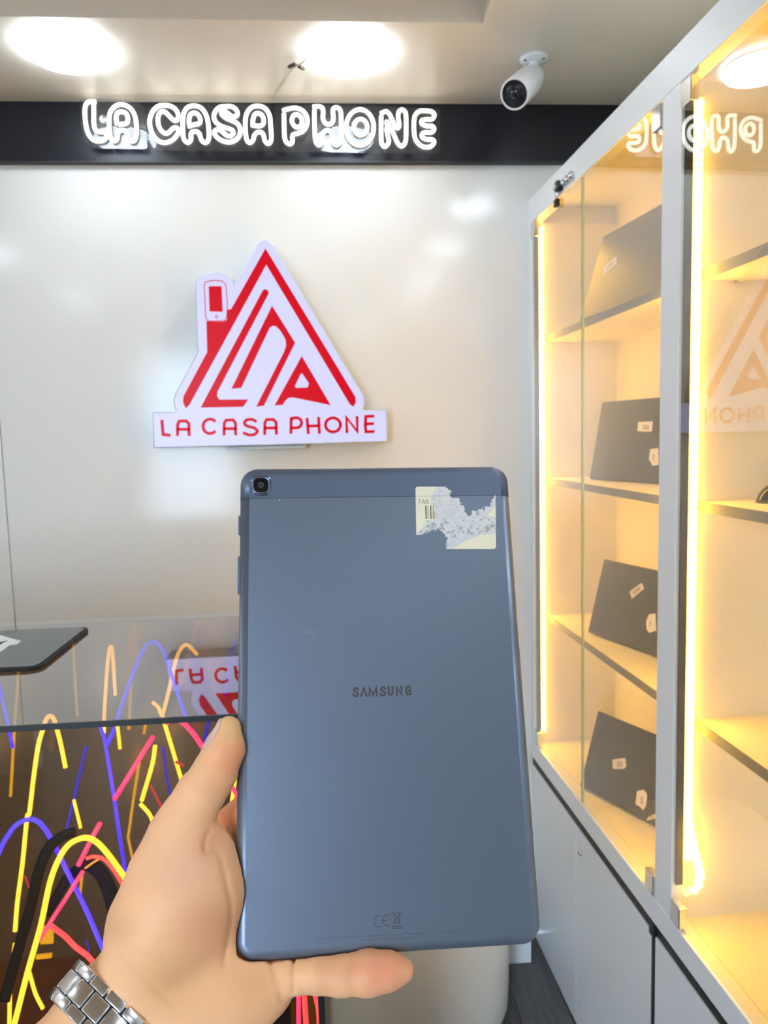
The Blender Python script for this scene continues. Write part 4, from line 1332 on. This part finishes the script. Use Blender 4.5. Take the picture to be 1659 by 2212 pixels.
# creases of the skin, pressed in along lines seen from the front
grooves = [
    ([(452, 1795), (445, 1808), (441, 1824), (442, 1838)], 1.2, 1.0), ([(478, 1700), (488, 1704), (500, 1700), (508, 1692)], 0.55, 0.8),
    ([(404, 1668), (414, 1660), (424, 1655), (434, 1652)], 0.5, 0.8), ([(398, 1682), (410, 1672), (420, 1666)], 0.35, 0.8), ([(410, 1655), (428, 1642)], 0.3, 0.7),
    ([(478, 1862), (486, 1890), (492, 1925), (499, 1950), (500, 1985), (494, 2020), (488, 2050), (483, 2085)], 0.7, 1.6),
    ([(455, 1832), (470, 1842), (480, 1856)], 0.3, 1.0), ([(438, 1752), (470, 1770)], 0.0, 1.0),
    ([(310, 2058), (330, 2074), (355, 2083)], 0.6, 1.1), ([(335, 2056), (352, 2072), (372, 2084)], 0.35, 1.2), ([(262, 2066), (300, 2104), (340, 2140), (372, 2170)], 0.45, 1.5),
    ([(320, 1915), (360, 1908), (410, 1898)], 0.16, 1.3), ([(330, 1945), (370, 1938), (430, 1920)], 0.14, 1.2), ([(355, 1990), (395, 1978)], 0.12, 1.2),
    ([(634, 2070), (633, 2100), (633, 2140)], 1.5, 1.0), ([(583, 2076), (592, 2100), (600, 2130), (607, 2160)], 0.9, 1.2),
    ([(690, 2075), (688, 2105), (692, 2142)], 0.55, 1.3), ([(698, 2072), (700, 2110), (703, 2142)], 0.45, 1.0), ([(754, 2075), (750, 2095), (754, 2125), (764, 2146)], 0.65, 1.0), ([(759, 2085), (758, 2110), (768, 2140)], 0.3, 0.9),
    ([(478, 1752), (492, 1772), (507, 1790)], 0.4, 1.0), ([(470, 1775), (490, 1792), (506, 1800)], 0.3, 1.0),
]
FR = (TA.T @ (CAMP - TT)) * 1000
RC = ROT @ TA


def to_px(p):
    q = (p - FR) @ RC.T
    return np.stack([q[..., 0] / q[..., 2] * FPX + 829.5, q[..., 1] / q[..., 2] * FPX + 1106], -1)


near = np.argwhere(np.abs(D) < 4.0)
pn = lo_ + near * GS
uv = to_px(pn)
add = np.zeros(len(near))
for ln, dep, wd in grooves:
    if dep == 0:
        continue
    L_c = np.array(catmull(ln, False, 4))
    bb = (uv[:, 0] > L_c[:, 0].min() - 18) & (uv[:, 0] < L_c[:, 0].max() + 18) & (uv[:, 1] > L_c[:, 1].min() - 18) & (uv[:, 1] < L_c[:, 1].max() + 18)
    ids = np.nonzero(bb)[0]
    if not len(ids):
        continue
    dm = np.full(len(ids), 1e9)
    for a, b in zip(L_c[:-1], L_c[1:]):
        t_ = np.clip(((uv[ids] - a) @ (b - a)) / ((b - a) @ (b - a) + 1e-9), 0, 1)
        dm = np.minimum(dm, np.hypot(*(uv[ids] - a - t_[:, None] * (b - a)).T))
    add[ids] += dep * np.exp(-(dm / (wd * 4.2)) ** 2)
D[near[:, 0], near[:, 1], near[:, 2]] += add.astype(np.float32)


def surface_nets(S):
    ins = S < 0
    c8 = [ins[i:ins.shape[0] - 1 + i, j:ins.shape[1] - 1 + j, k:ins.shape[2] - 1 + k] for i in (0, 1) for j in (0, 1) for k in (0, 1)]
    cnt = sum(c.astype(np.int8) for c in c8)
    act = np.argwhere((cnt > 0) & (cnt < 8))
    idx = np.full(cnt.shape, -1, np.int64)
    idx[tuple(act.T)] = np.arange(len(act))
    acc = np.zeros((len(act), 3))
    num = np.zeros(len(act))
    cor = [np.array((i, j, k)) for i in (0, 1) for j in (0, 1) for k in (0, 1)]
    val = [S[tuple((act + c).T)] for c in cor]
    for a in range(8):
        for b in range(a + 1, 8):
            if np.abs(cor[a] - cor[b]).sum() != 1:
                continue
            m_ = (val[a] < 0) != (val[b] < 0)
            t_ = val[a][m_] / (val[a][m_] - val[b][m_])
            acc[m_] += cor[a] + t_[:, None] * (cor[b] - cor[a])
            num[m_] += 1
    V_ = act + acc / num[:, None]
    F_ = []
    for axn in range(3):
        o = np.eye(3, dtype=int)
        s0 = [slice(1, -1)] * 3
        s1_ = [slice(1, -1)] * 3
        s1_[axn] = slice(2, None)
        A0, A1 = ins[tuple(s0)], ins[tuple(s1_)]
        e = np.argwhere(A0 != A1) + 1
        f1 = A0[tuple((e - 1).T)]
        u, v = o[(axn + 1) % 3], o[(axn + 2) % 3]
        q = [idx[tuple((e - w).T)] for w in (u + v, v, 0 * u, u)]
        Q = np.stack(q, 1)
        Q[~f1] = Q[~f1][:, ::-1]
        F_.append(Q[(Q >= 0).all(1)])
    return V_, np.concatenate(F_)


HVx, HFc = surface_nets(D)
HVx = lo_ + HVx * GS
me = bpy.data.meshes.new('hand')
me.vertices.add(len(HVx))
me.vertices.foreach_set('co', (HVx / 1000).astype(np.float32).ravel())
me.loops.add(HFc.size)
me.loops.foreach_set('vertex_index', HFc.astype(np.int32).ravel())
me.polygons.add(len(HFc))
me.polygons.foreach_set('loop_start', np.arange(0, HFc.size, 4, dtype=np.int32))
me.update(calc_edges=True)
me.validate()
# skin colour: redder pads, paler thenar, yellower heel
huv = to_px(HVx)
sk = np.tile(np.array(lin(255, 194, 144)[:3]), (len(HVx), 1))
for cx0, cy0, rad, c, wgt in ((830, 2098, 60, (232, 132, 104), 0.7), (770, 2100, 30, (226, 148, 112), 0.5), (712, 2105, 40, (216, 146, 104), 0.5), (500, 1640, 48, (236, 138, 92), 0.6), (505, 1572, 26, (232, 190, 120), 0.7),
                              (395, 1880, 75, (242, 188, 154), 0.7), (440, 2010, 60, (236, 152, 120), 0.45), (350, 2130, 80, (232, 176, 118), 0.6), (490, 1990, 45, (220, 156, 104), 0.5),
                              (560, 2120, 60, (220, 156, 100), 0.5), (460, 1700, 35, (230, 150, 106), 0.4), (445, 1830, 28, (226, 146, 118), 0.4), (250, 2010, 40, (196, 150, 116), 0.4)):
    w = wgt * np.exp(-((huv - (cx0, cy0)) ** 2).sum(1) / rad ** 2)
    sk = sk * (1 - w[:, None]) + np.array(lin(*c)[:3]) * w[:, None]
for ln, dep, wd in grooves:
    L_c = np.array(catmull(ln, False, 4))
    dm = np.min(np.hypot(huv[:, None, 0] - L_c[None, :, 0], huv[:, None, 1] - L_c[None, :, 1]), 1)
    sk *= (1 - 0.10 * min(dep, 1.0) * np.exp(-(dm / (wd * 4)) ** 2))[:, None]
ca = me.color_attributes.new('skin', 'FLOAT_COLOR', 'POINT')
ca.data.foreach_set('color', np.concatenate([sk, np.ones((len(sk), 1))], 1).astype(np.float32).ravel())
M['skin'] = mat('skin', lin(255, 194, 144), 0.5, spec=0.35, bump=0.12, bscale=900)
nt = M['skin'].node_tree
at = nt.nodes.new('ShaderNodeAttribute')
at.attribute_name = 'skin'
nt.links.new(at.outputs['Color'], nt.nodes['Principled BSDF'].inputs['Base Color'])
nt.nodes['Principled BSDF'].inputs['Subsurface Weight'].default_value = 0.12
nt.nodes['Principled BSDF'].inputs['Subsurface Radius'].default_value = (1.0, 0.35, 0.2)
nt.nodes['Principled BSDF'].inputs['Subsurface Scale'].default_value = 0.004
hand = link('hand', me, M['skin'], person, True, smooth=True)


def sdf_at(p):
    q = np.clip((p - lo_) / GS, 0, nn - 1.001)
    i = q.astype(int)
    i = np.minimum(i, nn - 2)
    f = q - i
    v = 0
    for a in (0, 1):
        for b in (0, 1):
            for c in (0, 1):
                v += D0[i[0] + a, i[1] + b, i[2] + c] * (f[0] if a else 1 - f[0]) * (f[1] if b else 1 - f[1]) * (f[2] if c else 1 - f[2])
    return v


def nail(a, b, t0, t1, nrm, half, m_, over=0.0, name='fingernail'):
    """curved plate on the finger a->b between the parameters t0 and t1, centred on the direction nrm"""
    d = (b - a) / np.linalg.norm(b - a)
    n = nrm - (nrm @ d) * d
    n /= np.linalg.norm(n)
    s = np.cross(d, n)
    V, F = [], []
    nu, nv = 14, 12
    for lay in (0.35, -0.5):
        for i in range(nu + 1):
            u = i / nu
            base = a + (b - a) * (t0 + (t1 - t0) * u)
            hw = half * (0.80 + 0.2 * min(1, u * 3)) * (1 - 0.55 * max(0, u - 0.72) / 0.28 * max(0, u - 0.72) / 0.28)
            if u < 0.15:
                hw *= 0.75 + 0.25 * (u / 0.15)
            for j in range(nv + 1):
                an = math.radians(hw) * (2 * j / nv - 1)
                dr = math.cos(an) * n + math.sin(an) * s
                lo2, hi2 = 0.0, 16.0
                for _ in range(16):
                    md = 0.5 * (lo2 + hi2)
                    if sdf_at(base + dr * md) < 0:
                        lo2 = md
                    else:
                        hi2 = md
                V.append((base + dr * (max(lo2, 3.2) + lay) + d * over * max(0, u - 0.6) / 0.4) / 1000)
    W = nv + 1
    off = (nu + 1) * W
    for i in range(nu):
        for j in range(nv):
            q = i * W + j
            F += [(q, q + 1, q + W + 1, q + W), (off + q, off + q + W, off + q + W + 1, off + q + 1)]
    for i in range(nu):
        for q in (i * W, i * W + nv):
            F.append((q, q + W, off + q + W, off + q))
    for j in range(nv):
        for q in (j, nu * W + j):
            F.append((q, q + 1, off + q + 1, off + q))
    return mesh(name, V, F, m_, hand, True, smooth=True)


M['nail'] = mat('nail', lin(232, 182, 160), 0.28, spec=0.5, coat=0.2)
nail(thumb[5], thumb[6], -0.10, 1.35, np.array([-0.98, 0.25, 0.18]), 46, M['nail'], 0.8)
nail(little[4], little[6], 0.25, 1.22, np.array([0.0, -0.15, -1.0]), 50, mat('nail_tip', lin(238, 206, 160), 0.3), 1.2)

# ------------------------------------------------------------------ the steel watch bracelet round the wrist
wc = W0 + 12.5 * a_d
t_d = np.cross(a_d, w_d)
if t_d[2] < 0:
    t_d = -t_d
RW, RT = 33.8, 24.8
th = np.linspace(0, 2 * math.pi, 721)
ex, ey = RW * np.cos(th), RT * np.sin(th)
sl_ = np.concatenate([[0], np.cumsum(np.hypot(np.diff(ex), np.diff(ey)))])
NROW = 18
pitch = sl_[-1] / NROW
watch = thing('wrist_watch', 'silver steel watch bracelet round the wrist at the lower left', 'watch', tuple(TM @ Vector(wc / 1000)))
core = []
lm = {}


def link_mesh(kind, la, lw, lt):
    me_ = bpy.data.meshes.new('link')
    bm_ = bmesh.new()
    bmesh.ops.create_cube(bm_, size=1.0)
    for v in bm_.verts:
        v.co = Vector((v.co.x * la / 1000, v.co.y * lw / 1000, v.co.z * lt / 1000))
    bmesh.ops.bevel(bm_, geom=list(bm_.edges), offset=0.0007, segments=3, profile=0.5, affect='EDGES')
    bm_.to_mesh(me_)
    bm_.free()
    for p in me_.polygons:
        p.use_smooth = True
    return me_


lm['c'] = link_mesh('c', pitch - 0.5, 8.6, 3.0)
lm['o'] = link_mesh('o', pitch - 0.5, 4.6, 3.2)
for me_ in lm.values():
    me_.materials.append(M['steel'])
for r in range(NROW):
    for kind, off, sh in (('c', 0.0, 0.0), ('o', -6.8, 0.5), ('o', 6.8, 0.5)):
        s = ((r + sh) % NROW) * pitch
        a = np.interp(s, sl_, th)
        p = wc + RW * math.cos(a) * w_d + RT * math.sin(a) * t_d + a_d * off
        tg_ = -RW * math.sin(a) * w_d + RT * math.cos(a) * t_d
        tg_ /= np.linalg.norm(tg_)
        nr_ = np.cross(tg_, a_d)
        if nr_ @ (p - wc - a_d * off) < 0:
            nr_ = -nr_
        yv = np.cross(nr_, tg_)
        R3 = TA @ np.stack([tg_, yv, nr_], 1)
        pw_ = np.array(TM @ Vector(p / 1000))
        o = bpy.data.objects.new('link', lm[kind])
        C.objects.link(o)
        o.parent = watch
        o.matrix_basis = Matrix.Translation(Vector(pw_) - watch.matrix_basis.translation) @ Matrix([list(R3[i]) + [0] for i in range(3)] + [[0, 0, 0, 1]])
ring = [TM @ Vector((wc + (RW - 1.2) * math.cos(a) * w_d + (RT - 1.2) * math.sin(a) * t_d) / 1000) for a in th[:-1:12]]
V, F = [], []
for i, a in enumerate(th[:-1:12]):
    for rr, oo in ((-0.9, -8.0), (-0.9, 8.0), (0.3, 8.0), (0.3, -8.0)):
        V.append(TM @ Vector((wc + (RW + rr) * math.cos(a) * w_d + (RT + rr) * math.sin(a) * t_d + a_d * oo) / 1000))
nr2 = len(V) // 4
for i in range(nr2):
    j = (i + 1) % nr2
    for k in range(4):
        l = (k + 1) % 4
        F.append((i * 4 + k, j * 4 + k, j * 4 + l, i * 4 + l))
mesh('bracelet_core', V, F, mat('dark_steel', lin(60, 60, 64), 0.4, metal=0.8), watch)
